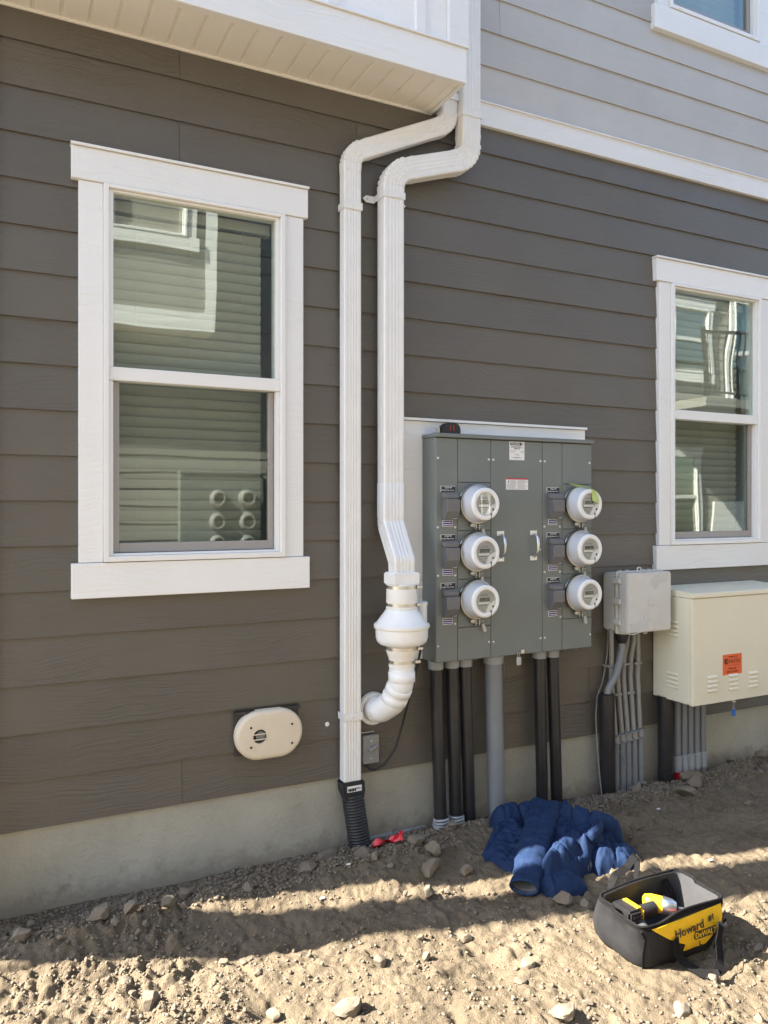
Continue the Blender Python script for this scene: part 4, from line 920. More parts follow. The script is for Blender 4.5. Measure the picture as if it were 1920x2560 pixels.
for k, x in enumerate((3.445, 3.497, 3.546, 3.596, 3.646)):
    place = ('leftmost', 'second', 'middle', 'fourth', 'rightmost')[k]
    t = thing('grey_riser', (x, -.08, 0), '%s of the five grey conduits under the beige cabinet' % place, 'conduit', 'grey conduits under the beige cabinet')
    xb = x - .004
    MB().tube([(x, -.08, .47), (xb, -.085, .08)], .0205, 20, up=(0, -1, 0)).build('pipe', M['grey_pipe'], t, smooth=True)
    MB().lathe([(.022, 0), (.026, .002), (.026, .088), (.022, .09)], (xb, -.085, .030), 'z', 24).build('coupling', M['coupling'], t, smooth=True, ang=40)
    MB().tube([(xb, -.085, .035), (xb, -.087, -.1)], .021, 20, up=(0, -1, 0)).build('lower_pipe', M['redtag'] if k < 2 else M['grey_pipe'], t, smooth=True)
conduit('black_riser', 3.347, .0415, .47, -.12, -.085, -.088, 3.352, M['black_pipe'], 'thick black conduit under the left end of the beige cabinet', collar=False, sleeve=.11, group='conduits under the beige cabinet')

# strip of metal edging along the foot of the wall
tag(MB().prism([(-.040, -.012), (-.018, -.008), (-.018, -.003), (-.040, -.006)], 1.50, 1.84, 'x').build('edging_strip', M['coupling'], None), 'thin grey metal strip along the foot of the wall, left of the black conduits', 'strip')
# white caulk daub on the siding
tag(MB().lathe([(.011, 0), (.010, -.003), (.004, -.005)], (1.335, -.0165, .543), 'y', 9).build('caulk_daub', M['paper'], None, smooth=True), 'small white caulk daub on the siding between vent cover and downspout', 'caulk')

# ================================================================== THINGS ON THE GROUND
rng = np.random.default_rng(5)
def ico(sub):
    bm = bmesh.new(); bmesh.ops.create_icosphere(bm, subdivisions=sub, radius=1.0)
    v = np.array([p.co[:] for p in bm.verts]); f = np.array([[q.index for q in p.verts] for p in bm.faces]); bm.free(); return v, f
def rock_mesh(seed, sub=3, sharp=.28):
    v, f = ico(sub); r = np.random.default_rng(seed); v = v.copy()
    # slice with random planes for flat broken faces, then roughen
    for _ in range(16):
        n = r.normal(size=3); n /= np.linalg.norm(n); d = r.uniform(.42, .86); s = v @ n
        v -= np.outer(np.maximum(0, s - d), n)
    k = r.uniform(0, 50, 3)
    d = fbm(v[:, 0] * 1.8 + k[0], v[:, 1] * 1.8 + v[:, 2] * 1.3 + k[1], seed, 3) * .10 + fbm(v[:, 0] * 6 + k[2], v[:, 2] * 6 + v[:, 1] * 5, seed + 3, 2) * .07
    v *= (1 + d)[:, None]
    me = bpy.data.meshes.new('rock'); me.from_pydata(v.tolist(), [], f.tolist()); me.update(); me.materials.append(M['rock'])
    me.polygons.foreach_set('use_smooth', [True] * len(me.polygons))
    try: me.set_sharp_from_angle(angle=R(22))
    except Exception: pass
    return me
RM = [rock_mesh(100 + k, 3) for k in range(9)]
SM = [rock_mesh(300 + k, 2) for k in range(8)]
def put_rock(me, name, x, y, sx, sy, sz, rz, sink, label, cat, group=None, tilt=0.15):
    o = bpy.data.objects.new(name, me); COL.objects.link(o)
    o.location = (x, y, gz(x, y) + sz * (1 - sink)); o.scale = (sx, sy, sz); o.rotation_euler = (random.uniform(-tilt, tilt), random.uniform(-tilt, tilt), rz)
    return tag(o, label, cat, group)
big = [  # x, y, half sizes, label
 (1.17, -.21, .075, .050, .034, 'large flat-topped tan rock at the wall, left of the drain hose'), (1.27, -.125, .085, .050, .036, 'long tan rock leaning at the wall behind the flat-topped rock'),
 (1.395, -.255, .050, .040, .030, 'rounded rock half buried in front of the drain hose'), (1.42, -.335, .026, .024, .022, 'small round stone just below the red plastic scrap'),
 (.655, -.24, .040, .030, .030, 'single pale rock in the shade below the left window'), (.335, -.30, .055, .040, .036, 'broad brown rock in the shade under the left end of the wall'),
 (.11, -.16, .026, .022, .020, 'small grey stone against the wall at the far left'), (.075, -.31, .050, .040, .036, 'dusty rock at the far left edge of the shade'),
 (.43, -.33, .036, .030, .030, 'upright brown rock right of the broad rock'), (.375, -.37, .026, .022, .024, 'knobby stone below the upright brown rock'),
 (.575, -.335, .036, .026, .026, 'angular tan stone at the start of the sunlit strip'), (.88, -.30, .038, .030, .022, 'flat brown stone beside the sunlit clods'),
 (.59, -.235, .022, .018, .016, 'little pale stone left of the single pale rock'), (.42, -.83, .036, .030, .040, 'tall pale rock standing in the sunny lower left foreground'),
 (.95, -1.14, .062, .034, .040, 'long pale clod at the bottom edge, left of centre'), (.68, -.69, .030, .024, .022, 'pale clod at the edge of the shade, left foreground'),
 (.745, -.705, .018, .016, .015, 'small round stone right of the pale clod at the shade edge'), (.37, -.70, .030, .020, .018, 'flat sunlit stone left of the tall pale rock'),
 (1.14, -.95, .045, .028, .030, 'jagged upright clod in the sunny foreground, centre'), (.74, -1.05, .030, .024, .018, 'low lumpy clod near the bottom edge'),
 (1.69, -.36, .048, .040, .036, 'brown rock in the shade left of the blue jacket'), (1.61, -.47, .062, .050, .042, 'big lumpy clod at the start of the bright strip'),
 (1.66, -.27, .052, .034, .028, 'flat rock below the leftmost black conduit'), (1.76, -.52, .036, .032, .028, 'stone touching the bright strip, left of the jacket'),
 (1.53, -.60, .040, .036, .036, 'sunlit knobby clod in the bright strip'), (1.495, -.93, .024, .022, .022, 'lone round pebble with a shadow at the shade edge'),
 (1.58, -1.17, .034, .028, .022, 'pale stone in the sunny foreground, left of the tool bag'), (1.50, -1.24, .038, .026, .018, 'flat pale stone below the other, left of the tool bag'),
 (1.30, -.98, .020, .018, .020, 'small bright stone casting a shadow, centre foreground'), (1.95, -.90, .055, .040, .030, 'lumpy clod just in front of the jacket sleeve'),
 (2.02, -.96, .030, .026, .022, 'smaller clod right of the lumpy one before the jacket'), (1.86, -1.57, .042, .030, .026, 'pale rock at the bottom edge below the tool bag'),
 (1.52, -1.44, .055, .034, .028, 'pale rock cut by the bottom edge of the picture'), (2.37, -1.44, .036, .026, .020, 'stone in the shadow right of the tool bag'),
 (1.62, -1.42, .024, .020, .016, 'small pale stone near the bottom rocks'), (3.24, -.33, .075, .052, .046, 'big brown rock under the beige cabinet'),
 (3.41, -.58, .042, .032, .026, 'stone on the dirt at the right, beyond the jacket'), (3.46, -.145, .085, .055, .050, 'wide rock against the grey conduits under the beige cabinet'),
 (3.40, -.235, .060, .045, .045, 'upright brown rock in front of the wide one'), (3.06, -.16, .070, .040, .030, 'dark rock at the foot of the thin grey conduits'),
 (1.90, -.185, .036, .030, .028, 'stone between the first two black conduits'), (2.33, -.12, .032, .026, .026, 'stone at the wall right of the thick grey conduit'),
 (3.16, -.11, .034, .026, .022, 'stone right of the thin conduit feet'), (2.72, -.10, .040, .028, .022, 'stone at the wall right of the black conduits'),
 (3.86, -.12, .055, .040, .038, 'clod at the wall under the right end of the beige cabinet'), (4.05, -.16, .060, .045, .040, 'clod at the wall by the right edge of the picture'),
]
for i, (x, y, a, b, c, lab_) in enumerate(big):
    put_rock(RM[i % len(RM)], 'clod' if 'clod' in lab_ else 'rock', x, y, a, b, c, random.uniform(-.5, .5) if a > .045 else random.uniform(0, 6), .45, lab_, 'rock')
BLOCK = [(1.86, 2.28, -1.46, -1.08), (1.86, 2.5, -.88, -.2)]
def free(x, y, m=0.0): return not any(a - m < x < b + m and c - m < y < d + m for a, b, c, d in BLOCK) and y < -.06
def in_view(x, y):
    s_, c_ = math.sin(R(26.45)), math.cos(R(26.45)); d = x * s_ + (y + 3.278) * c_; l = x * c_ - (y + 3.278) * s_
    return d > 2.2 and abs(l / d) < .52 and 1.53 / d < .70
n = 0; tries = 0
zones = [('shade', 'small brown stone in the shaded dirt near the wall'), ('sun', 'small pale stone on the sunlit dirt in the foreground'), ('right', 'small stone on the open dirt at the right, beyond the bag')]
while n < 210 and tries < 20000:
    tries += 1
    x, y = random.uniform(0, 4.0), random.uniform(-1.75, -.07)
    if not free(x, y, .02) or not in_view(x, y): continue
    wgt = .15 + 1.1 * max(0, float(fbm(np.array([x * 2.2 + 9]), np.array([y * 2.2]), 23, 3)[0]) + .1) + (.6 if y > -.35 else 0)
    if random.random() > wgt: continue
    if x > 2.5 and y < -.35 and random.random() < .6: continue
    s_ = .007 + .013 * random.random() ** 2.2
    cc = y + .29 * x
    if x > 2.5: z_ = ('right', 'small stone on the open dirt ' + ('at the wall under the right-hand boxes' if y > -.3 else 'behind the tool bag' if y < -.75 else 'between the jacket and the right-hand boxes'))
    elif cc < -.42: z_ = ('foreground', 'small pale stone in the sunny foreground, ' + ('lower left corner' if x < .6 else 'left of centre' if x < 1.0 else 'at the centre' if x < 1.4 else 'left of the tool bag' if x < 1.85 else 'around the tool bag'))
    else: z_ = ('shade', 'small brown stone ' + ('at the foot of the wall, ' if y > -.22 else 'further out in the dirt, ') + ('under the far left siding' if x < .4 else 'below the left window' if x < .9 else 'below the oval vent' if x < 1.25 else 'round the drain hose' if x < 1.65 else 'below the meter cabinet'))
    size_ = 'tiny' if s_ < .0085 else 'small' if s_ < .0125 else 'fist-flat'
    z_ = (z_[0], z_[1].replace('small', {'tiny': 'tiny', 'small': 'small', 'fist-flat': 'walnut-sized'}[size_], 1))
    put_rock(SM[n % len(SM)], 'stone', x, y, s_ * random.uniform(.9, 1.4), s_ * random.uniform(.8, 1.1), s_ * random.uniform(.6, 1.0), random.uniform(0, 6.3), .4, z_[1], 'stone', 'loose stones: ' + z_[1], tilt=.5)
    n += 1
def make_gravel():
    v0, f0 = ico(1); V = []; F = []; base = 0; cnt = 0
    N_ = 170000
    x = rng.uniform(-.1, 4.5, N_); y = rng.uniform(-1.9, -.03, N_)
    cl = np.clip(fbm(x * 2.2 + 9, y * 2.2, 23, 3) + .1, 0, 1); fine = np.clip(fbm(x * 7, y * 7, 71, 2) + .1, 0, 1)
    p = .05 + .55 * cl + .5 * fine * (.3 + cl) + np.where(y > -.34, .6, 0); p = np.where((x > 2.5) & (y < -.3), p * .35, p)
    keep = rng.uniform(0, 1, N_) < p
    for a, b, c, d in BLOCK: keep &= ~((x > a) & (x < b) & (y > c) & (y < d))
    x, y = x[keep][:46000], y[keep][:46000]; z = gh(x, y); n_ = len(x)
    s_ = (.0014 + .0066 * rng.uniform(0, 1, n_) ** 3.0) * np.where(y > -.34, 1.25, 1.0)
    nv = len(v0); jit = 1 + rng.uniform(-.3, .3, (n_, nv))
    ang = rng.uniform(0, 6.28, n_); ca, sa_ = np.cos(ang), np.sin(ang)
    P = v0[None] * jit[..., None] * np.stack([s_ * rng.uniform(.8, 1.4, n_), s_ * rng.uniform(.7, 1.1, n_), s_ * rng.uniform(.6, 1., n_)], -1)[:, None, :]
    Q = np.empty_like(P); Q[..., 0] = P[..., 0] * ca[:, None] - P[..., 1] * sa_[:, None] + x[:, None]; Q[..., 1] = P[..., 0] * sa_[:, None] + P[..., 1] * ca[:, None] + y[:, None]; Q[..., 2] = P[..., 2] + (z + s_ * .35)[:, None]
    fa = (f0[None] + (np.arange(n_) * nv)[:, None, None]).reshape(-1, 3)
    me = bpy.data.meshes.new('gravel'); co = Q.reshape(-1, 3)
    me.vertices.add(len(co)); me.vertices.foreach_set('co', co.ravel()); me.loops.add(len(fa) * 3); me.loops.foreach_set('vertex_index', fa.ravel().astype(np.int32))
    me.polygons.add(len(fa)); me.polygons.foreach_set('loop_start', np.arange(0, len(fa) * 3, 3, dtype=np.int32)); me.polygons.foreach_set('loop_total', np.full(len(fa), 3, np.int32))
    me.update(calc_edges=True)
    tag(link('gravel', me, M['pebble'], recenter=False), 'fine crumbled soil and grit strewn over the bare dirt', 'gravel', kind='stuff')
make_gravel()

# ------------------------------------------------------------------ blue quilted jacket thrown on the ground
jk = thing('jacket', (2.15, -.55, 0), 'crumpled blue quilted jacket lying on the dirt', 'jacket')
ROLLS = [  # x0,y0,x1,y1, half width, height
 (2.13, -.27, 2.32, -.31, .070, .130), (2.02, -.755, 2.20, -.685, .066, .125), (2.22, -.715, 2.35, -.64, .050, .140), (2.20, -.43, 2.38, -.37, .055, .145), (2.30, -.45, 2.45, -.62, .06, .15)]
FLAPS = [  # convex outlines (counter-clockwise), height, tilt
 ([(1.895, -.44), (1.925, -.60), (2.03, -.63), (2.15, -.50), (2.17, -.27), (2.03, -.285)], .060, (.16, .10)),
 ([(1.90, -.79), (1.945, -.865), (2.085, -.875), (2.115, -.76), (1.98, -.69)], .052, (.1, .1)),
 ([(2.13, -.50), (2.26, -.66), (2.45, -.69), (2.555, -.55), (2.43, -.35), (2.22, -.29)], .100, (-.06, .05)),
 ([(2.24, -.795), (2.37, -.835), (2.51, -.775), (2.41, -.66), (2.26, -.67)], .070, (-.22, .10)),
 ([(1.985, -.765), (2.09, -.81), (2.225, -.765), (2.285, -.66), (2.20, -.62), (2.05, -.68)], .092, (.0, .15)),
 ([(2.05, -.62), (2.20, -.70), (2.34, -.60), (2.25, -.42), (2.10, -.45)], .085, (0, 0))]
def quilt(s_, side, sp=.080):
    return .011 * np.exp(-((np.mod(s_, sp) - sp / 2) / .0060) ** 2) + .009 * np.exp(-((np.mod(side, sp * 1.3) - sp * .65) / .0060) ** 2)
def jac(x, y):
    """height of the jacket cloth above the ground: overlapping folds, deepest fold wins"""
    best = np.full(x.shape, -1.0)
    def wrinkle(k): return fbm(x * 30 + k * 7, y * 24 - k, 60 + k, 3) * .008 + (np.abs(fbm(x * 9 - k, y * 12 + k * 2, 160 + k, 3)) - .1) * .034
    for k, (x0, y0, x1, y1, r_, h_) in enumerate(ROLLS):
        dx, dy = x1 - x0, y1 - y0; L2 = dx * dx + dy * dy; L_ = math.sqrt(L2)
        px_, py_ = x + fbm(x * 9 + k * 3, y * 9, 90 + k, 2) * .03 - x0, y + fbm(x * 8, y * 8 + k * 5, 130 + k, 2) * .03 - y0
        t = (px_ * dx + py_ * dy) / L2; tc = np.clip(t, 0, 1)
        d = np.hypot(px_ - tc * dx, py_ - tc * dy) / r_; side = (px_ * dy - py_ * dx) / L_
        prof = np.where(d < 1, h_ * np.clip(1 - d ** 1.9, 0, 1) ** .62, -1)
        best = np.maximum(best, np.where(prof > 0, np.maximum(.004, prof - quilt(t * L_ + 1.0, side + 1.0) + wrinkle(k)), -1))
    for k, (poly, h_, (tx, ty)) in enumerate(FLAPS):
        wx = x + fbm(x * 7 + k * 3, y * 7, 190 + k, 3) * .028; wy = y + fbm(x * 7, y * 7 + k * 5, 230 + k, 3) * .028
        d = np.full(x.shape, 9.0)
        for (ax, ay), (bx_, by) in zip(poly, poly[1:] + poly[:1]):
            ex, ey = bx_ - ax, by - ay; l_ = math.hypot(ex, ey); d = np.minimum(d, (ex * (wy - ay) - ey * (wx - ax)) / l_)
        cx, cy = sum(p[0] for p in poly) / len(poly), sum(p[1] for p in poly) / len(poly)
        e = np.clip(d / .050, 0, 1); a_ = .5 + .7 * k; ca, sa_ = math.cos(a_), math.sin(a_)
        top = h_ + tx * (x - cx) + ty * (y - cy)
        prof = np.where(d > 0, top * np.sqrt(np.clip(1 - (1 - e) ** 2, 0, 1)), -1)
        q = quilt(x * ca + y * sa_ + 5, -x * sa_ + y * ca + 5) * e
        best = np.maximum(best, np.where(prof > 0, np.maximum(.004, prof - q + wrinkle(k + 11) * e), -1))
    return best
def jac_patch(name, m, x0, x1, y0, y1, cond=None, off=0.0, step=.0038, skirt=True):
    xs = np.arange(x0, x1, step); ys = np.arange(y0, y1, step); X, Y = np.meshgrid(xs, ys); H = jac(X, Y); G = gh(X, Y)
    inside = H > .0
    if cond is not None: inside &= cond(X, Y)
    Z = np.where(H > 0, np.maximum(G, -.01) * .3 + H + off, G - .01)
    idx = -np.ones(X.shape, int); use = np.zeros(X.shape, bool)
    cell = inside[:-1, :-1] & inside[1:, :-1] & inside[:-1, 1:] & inside[1:, 1:] if not skirt else (inside[:-1, :-1] | inside[1:, :-1] | inside[:-1, 1:] | inside[1:, 1:])
    use[:-1, :-1] |= cell; use[1:, :-1] |= cell; use[:-1, 1:] |= cell; use[1:, 1:] |= cell
    idx[use] = np.arange(use.sum()); co = np.stack([X[use], Y[use], Z[use]], -1)
    j, i = np.where(cell); f = np.stack([idx[j, i], idx[j, i + 1], idx[j + 1, i + 1], idx[j + 1, i]], -1)
    me = bpy.data.meshes.new(name); me.from_pydata(co.tolist(), [], f.tolist()); me.update()
    return link(name, me, m, jk, smooth=True)
jac_patch('body', M['denim'], 1.80, 2.62, -.95, -.12)
lin = jac_patch('plaid_lining', M['plaidgrey'], 2.10, 2.30, -.86, -.72, lambda X, Y: (np.abs((Y + .800) - (X - 2.17) * .45) < .020) & (np.abs(X - 2.17) < .055), .003, skirt=False)
def tub(name, m, path, ru, rv, parent, seed=0, quilt=.07, n=44, cap0=True, cap1=True, flat=True, wr=.16):
    P, _ = fillet(path, .10, 10); P = [Vector(p) for p in P]
    out = [P[0]]
    for a, b in zip(P[:-1], P[1:]):
        m_ = max(1, int((b - a).length / .008))
        for k in range(1, m_ + 1): out.append(a.lerp(b, k / m_))
    P = out; L_ = [0]
    for a, b in zip(P[:-1], P[1:]): L_.append(L_[-1] + (b - a).length)
    rings = []
    for i, p in enumerate(P):
        t = (P[min(i + 1, len(P) - 1)] - P[max(i - 1, 0)]).normalized(); up = Vector((0, 0, 1)); v = (up - t * up.dot(t)).normalized(); u = v.cross(t)
        tt = L_[i] / L_[-1]; a_, b_ = ru[0] + (ru[1] - ru[0]) * tt, rv[0] + (rv[1] - rv[0]) * tt
        if cap0: e = min(1, (L_[i] + .002) / (a_ * .9)); a_ *= math.sqrt(max(0.02, 1 - (1 - e) ** 2)); b_ *= math.sqrt(max(.02, 1 - (1 - e) ** 2))
        ring_ = []
        for k in range(n):
            ang = 2 * PI * k / n
            g_ = .13 * math.exp(-((((L_[i]) % quilt) - quilt / 2) / .0065) ** 2)
            for st_ in (R(90), R(200), R(-20)):
                dd = (ang - st_ + PI) % (2 * PI) - PI; g_ = max(g_, .12 * math.exp(-(dd / .09) ** 2))
            w_ = float(fbm(np.array([L_[i] * 22 + seed]), np.array([math.cos(ang) * 2.2 + math.sin(ang) * 1.7 + seed]), 7 + seed, 3)[0]) * wr * min(1, (L_[-1] - L_[i]) / .06 + .03)
            q = p + u * (a_ * math.cos(ang) * (1 - g_ + w_)) + v * (b_ * math.sin(ang) * (1 - g_ + w_))
            ring_.append(q)
        rings.append(ring_)
    return MB().loft(rings, cap0, cap1).build(name, m, parent, smooth=True, ang=80), rings
slv = [(2.31, -.36, .120), (2.17, -.49, .120), (2.00, -.65, .070), (1.925, -.725, .052), (1.850, -.795, .036)]
so_, rg = tub('sleeve', M['denim'], slv, (.076, .058), (.052, .034), jk, 3, cap1=False)
e0, e1 = Vector(slv[-1]), Vector(slv[-2]); dd_ = (e1 - e0).normalized()
up_ = Vector((0, 0, 1)); vv = (up_ - dd_ * up_.dot(dd_)).normalized(); uu = vv.cross(-dd_)
def cuffring(off, a_, b_): return [e0 + dd_ * off + uu * a_ * math.cos(2 * PI * k / 44) + vv * b_ * math.sin(2 * PI * k / 44) for k in range(44)]
MB().loft([cuffring(.004, .058, .034), cuffring(-.004, .059, .035), cuffring(-.008, .056, .032), cuffring(-.006, .051, .027), cuffring(.01, .049, .025)], False, False).build('cuff', M['denim'], so_, smooth=True, ang=80)
MB().loft([cuffring(.0, .050, .026), cuffring(.14, .044, .022)], False, True).build('cuff_lining', M['plaidgrey'], so_, smooth=True)
col_p = [(2.235, -.735, .125), (2.30, -.71, .150), (2.345, -.665, .140), (2.375, -.625, .110)]
tub('collar', M['denim'], col_p, (.022, .022), (.032, .030), jk, 9, cap1=True, wr=.1)
MB().tube([(2.332, -.692, .152), (2.345, -.682, .154), (2.352, -.672, .150)], .006, 10, up=(0, 0, 1)).build('neck_tag', M['plaidgrey'], jk, smooth=True)

# ------------------------------------------------------------------ tool bag
BZ = gz(2.06, -1.27)
bag = thing('tool_bag', (2.06, -1.28, BZ), 'open black and yellow tool bag with webbing handles, at lower right', 'tool bag')
def rrect(x0, x1, y0, y1, zf, r=.05, n=10, wob=0.0, seed=0):
    pts_ = []
    for cx, cy, a0 in ((x1 - r, y1 - r, 0), (x0 + r, y1 - r, 90), (x0 + r, y0 + r, 180), (x1 - r, y0 + r, 270)):
        for k in range(n): a = R(a0 + 90 * k / (n - 1)); pts_.append((cx + r * math.cos(a), cy + r * math.sin(a)))
    # denser along the long sides
    out = []
    for i in range(len(pts_)):
        p, q = Vector(pts_[i]), Vector(pts_[(i + 1) % len(pts_)]); m_ = max(1, int((q - p).length / .012))
        m_ = {True: 20, False: m_}[m_ > 6] if (q - p).length > .1 else m_
        for k in range(m_): out.append(p.lerp(q, k / m_))
    res = []
    for i, p in enumerate(out):
        d = float(fbm(np.array([p.x * 14 + seed]), np.array([p.y * 14 + seed]), 5, 2)[0]) * wob * min(1, max(.06, (p.y + 1.40) / .06))
        res.append(Vector((p.x + d, p.y - d * .7, zf(p.x, p.y))))
    return res
def resample(poly, n=120):
    P = poly + [poly[0]]; L_ = [0]
    for a, b in zip(P[:-1], P[1:]): L_.append(L_[-1] + (b - a).length)
    out = []; k = 0
    for i in range(n):
        s_ = L_[-1] * i / n
        while L_[k + 1] < s_: k += 1
        f = (s_ - L_[k]) / max(1e-9, L_[k + 1] - L_[k]); out.append(P[k].lerp(P[k + 1], f))
    return out
def rimz(x, y): return BZ + .188 + .018 * (x - 1.85) / .4 + .010 * math.sin((x - 1.85) * 9) + (.012 if y > -1.28 else 0) - .014 * math.exp(-((x - 1.93) / .06) ** 2) * (y < -1.3)
RG = [resample(rrect(1.895, 2.240, -1.375, -1.125, lambda x, y: BZ - .004, .05)), resample(rrect(1.880, 2.255, -1.392, -1.105, lambda x, y: BZ + .018, .06, wob=.012)),
      resample(rrect(1.864, 2.268, -1.412, -1.098, lambda x, y: BZ + .070, .07, wob=.026, seed=2)), resample(rrect(1.862, 2.262, -1.424, -1.130, lambda x, y: BZ + .13, .06, wob=.022, seed=4)),
      resample(rrect(1.846, 2.262, -1.424, -1.175, lambda x, y: rimz(x, y) - .018, .035, wob=.008, seed=6))]
RIM = resample(rrect(1.842, 2.258, -1.420, -1.195, rimz, .03, wob=.006, seed=8))
INN = resample(rrect(1.852, 2.248, -1.408, -1.207, lambda x, y: rimz(x, y) - .004, .026)); INB = resample(rrect(1.890, 2.236, -1.398, -1.165, lambda x, y: BZ + .10, .05)); INF = resample(rrect(1.925, 2.215, -1.345, -1.16, lambda x, y: BZ + .025, .05))
MB().loft(RG, True, False).build('body', M['bagblack'], bag, smooth=True, ang=70)
MB().loft([RG[-1], RIM, INN], False, False).build('rim', M['webbing'], bag, smooth=True, ang=60)
MB().loft([INN, INB, INF], False, True).build('lining', M['baglin'], bag, smooth=True, ang=60)
MB().tube(RIM + [RIM[0]], .0042, 8, up=(0, 0, 1)).build('rim_piping', M['webbing'], bag, smooth=True)
def bagfront(x, z):
    """outer y of the front wall at height z above the ground"""
    zs_ = [0, .02, .075, .13, .175, .205]; ys_ = [-1.375, -1.394, -1.416, -1.428, -1.424, -1.419]
    return float(np.interp(z, zs_, ys_)) - .0030
def patch(name, m, fx0, fx1, z0, z1, off, nu=26, nv=14):
    vs, fs = [], []
    for j in range(nv + 1):
        v = j / nv
        for i in range(nu + 1):
            u = i / nu; z = z0 + (z1(u) - z0) * v; x = fx0(v) + (fx1(v) - fx0(v)) * u
            vs.append((x, bagfront(x, z) - off - .0012 * math.sin(u * 9 + v * 4) * math.sin(PI * u) + .016 * max(0, (x - 2.215) / .03) ** 2 + .016 * max(0, (1.905 - x) / .03) ** 2, BZ + z))
    for j in range(nv):
        for i in range(nu): a = j * (nu + 1) + i; fs.append((a, a + 1, a + nu + 2, a + nu + 1))
    n_ = len(vs); vs += [(a, b + .004, c) for a, b, c in vs]; fs += [tuple(q + n_ for q in f[::-1]) for f in fs]
    for loop in ([j * (nu + 1) for j in range(nv + 1)], [j * (nu + 1) + nu for j in range(nv + 1)], list(range(nu + 1)), [nv * (nu + 1) + i for i in range(nu + 1)]):
        for a, b in zip(loop[:-1], loop[1:]): fs.append((a, b, b + n_, a + n_))
    return MB().add(vs, fs).build(name, m, bag, smooth=True, ang=60)
yp = patch('yellow_panel', M['bagyellow'], lambda v: 2.055 - .170 * min(1, max(0, (v - .25) / .75)) ** .8, lambda v: 2.165 + .078 * min(1, v * 1.3), .050, lambda u: .174 + .016 * u, .0015)
def on_front(s, size, x, z, m, ang, **kw):
    return text('lettering', s, size, x, bagfront(x, z) - .0062, BZ + z, m, yp, rot=Matrix.Rotation(ang, 4, 'Y') @ Matrix.Rotation(R(87), 4, 'X'), thick=.0012, **kw)
on_front('Howard', .044, 2.055, .140, M['ink'], R(-4), sx=.98); on_front('#1', .030, 2.165, .156, M['ink'], R(-4))
lg = MB().box(2.088, 2.190, bagfront(2.1, .115) - .0058, bagfront(2.1, .105) - .0010, BZ + .093, BZ + .121).build('logo_block', M['ink'], yp)
text('lettering', 'DeWALT', .0285, 2.139, bagfront(2.1, .115) - .0068, BZ + .107, M['bagyellow'], yp, sx=.93, thick=.0008)
on_front('L', .022, 2.125, .066, M['ink'], R(-4))
def strap_loop(pts_, w_, name, wdir):
    P, _ = fillet(pts_, .035, 8); b = []; wd = Vector(wdir).normalized()
    for i, p in enumerate(P):
        t = (P[min(i + 1, len(P) - 1)] - P[max(i - 1, 0)]).normalized(); u = (wd - t * wd.dot(t)).normalized(); n_ = u.cross(t) * .0013
        b.append([p - u * w_ / 2 - n_, p + u * w_ / 2 - n_, p + u * w_ / 2 + n_, p - u * w_ / 2 + n_])
    return MB().loft(b).build(name, M['webbing'], bag, smooth=True, ang=50)
strap_loop([(1.985, -1.438, BZ + .125), (1.995, -1.434, BZ + .07), (2.02, -1.440, BZ + .035), (2.055, -1.50, BZ + .012), (2.10, -1.515, BZ + .016), (2.135, -1.50, BZ + .04), (2.150, -1.48, BZ + .10), (2.170, -1.475, BZ + .155), (2.195, -1.465, BZ + .150), (2.205, -1.436, BZ + .09), (2.207, -1.418, BZ + .03)], .032, 'front_handle', (1, .15, .35))
strap_loop([(1.93, -1.165, BZ + .15), (1.925, -1.175, BZ + .205), (1.96, -1.16, BZ + .232), (2.05, -1.13, BZ + .235), (2.12, -1.11, BZ + .262), (2.15, -1.09, BZ + .235), (2.13, -1.10, BZ + .16)], .030, 'rear_handle', (.2, 1, .3))
ci = [min(range(len(r_)), key=lambda i: (r_[i].x - min(q.x for q in r_) - .012) ** 2 + (r_[i].y - min(q.y for q in r_) - .012) ** 2) for r_ in RG]
MB().tube([RG[k][ci[k]] + Vector((-.001, -.001, 0)) for k in range(len(RG))], .0035, 8, up=(1, 0, 0)).build('seam_piping', M['webbing'], bag, smooth=True)
for k, (x, z) in enumerate(((2.20, .15), (2.215, .12))): strap_loop([(x - .03, -1.20, BZ + .19), (x, -1.22, BZ + z), (x - .02, -1.23, BZ + .09)], .022, 'inner_strap', (1, .2, 0))

# ------------------------------------------------------------------ impact driver lying in the bag
dz = BZ
drv = thing('impact_driver', (2.02, -1.29, dz + .12), 'yellow and black cordless impact driver lying in the tool bag', 'power tool')
MB().box(1.880, 1.942, -1.325, -1.225, dz + .092, dz + .186).build('battery', M['toolblack'], drv, bevel=.008, seg=2)
for k in range(5): MB().box(1.895 + .0, 1.940, -1.329, -1.3255, dz + .104 + k * .014, dz + .111 + k * .014).build('battery_rib', M['toolblack'], drv, bevel=.001)
MB().box(1.944, 1.956, -1.322, -1.228, dz + .100, dz + .182).build('battery_mount', M['toolyellow'], drv, bevel=.005, seg=2)
MB().box(1.925, 1.9435, -1.315, -1.24, dz + .1865, dz + .190).build('battery_top', M['toolyellow'], drv, bevel=.001)
sec_ = [(math.cos(a) * .021, math.sin(a) * .026) for a in np.linspace(0, 2 * PI, 25)[:-1]]
MB().sweep([(1.955, -1.275, dz + .14), (2.00, -1.278, dz + .146), (2.04, -1.283, dz + .152)], sec_, (0, 0, 1)).build('grip', M['toolblack'], drv, smooth=True)
MB().tube([(2.025, -1.245, dz + .158), (2.030, -1.248, dz + .158), (2.045, -1.26, dz + .158), (2.075, -1.288, dz + .155)], [.020, .028, .031, .030], 28, up=(0, 0, 1)).build('motor_housing', M['toolyellow'], drv, smooth=True, ang=50)
MB().box(2.030, 2.066, -1.292, -1.275, dz + .145, dz + .172).build('side_label', M['toolblack'], drv, bevel=.003)
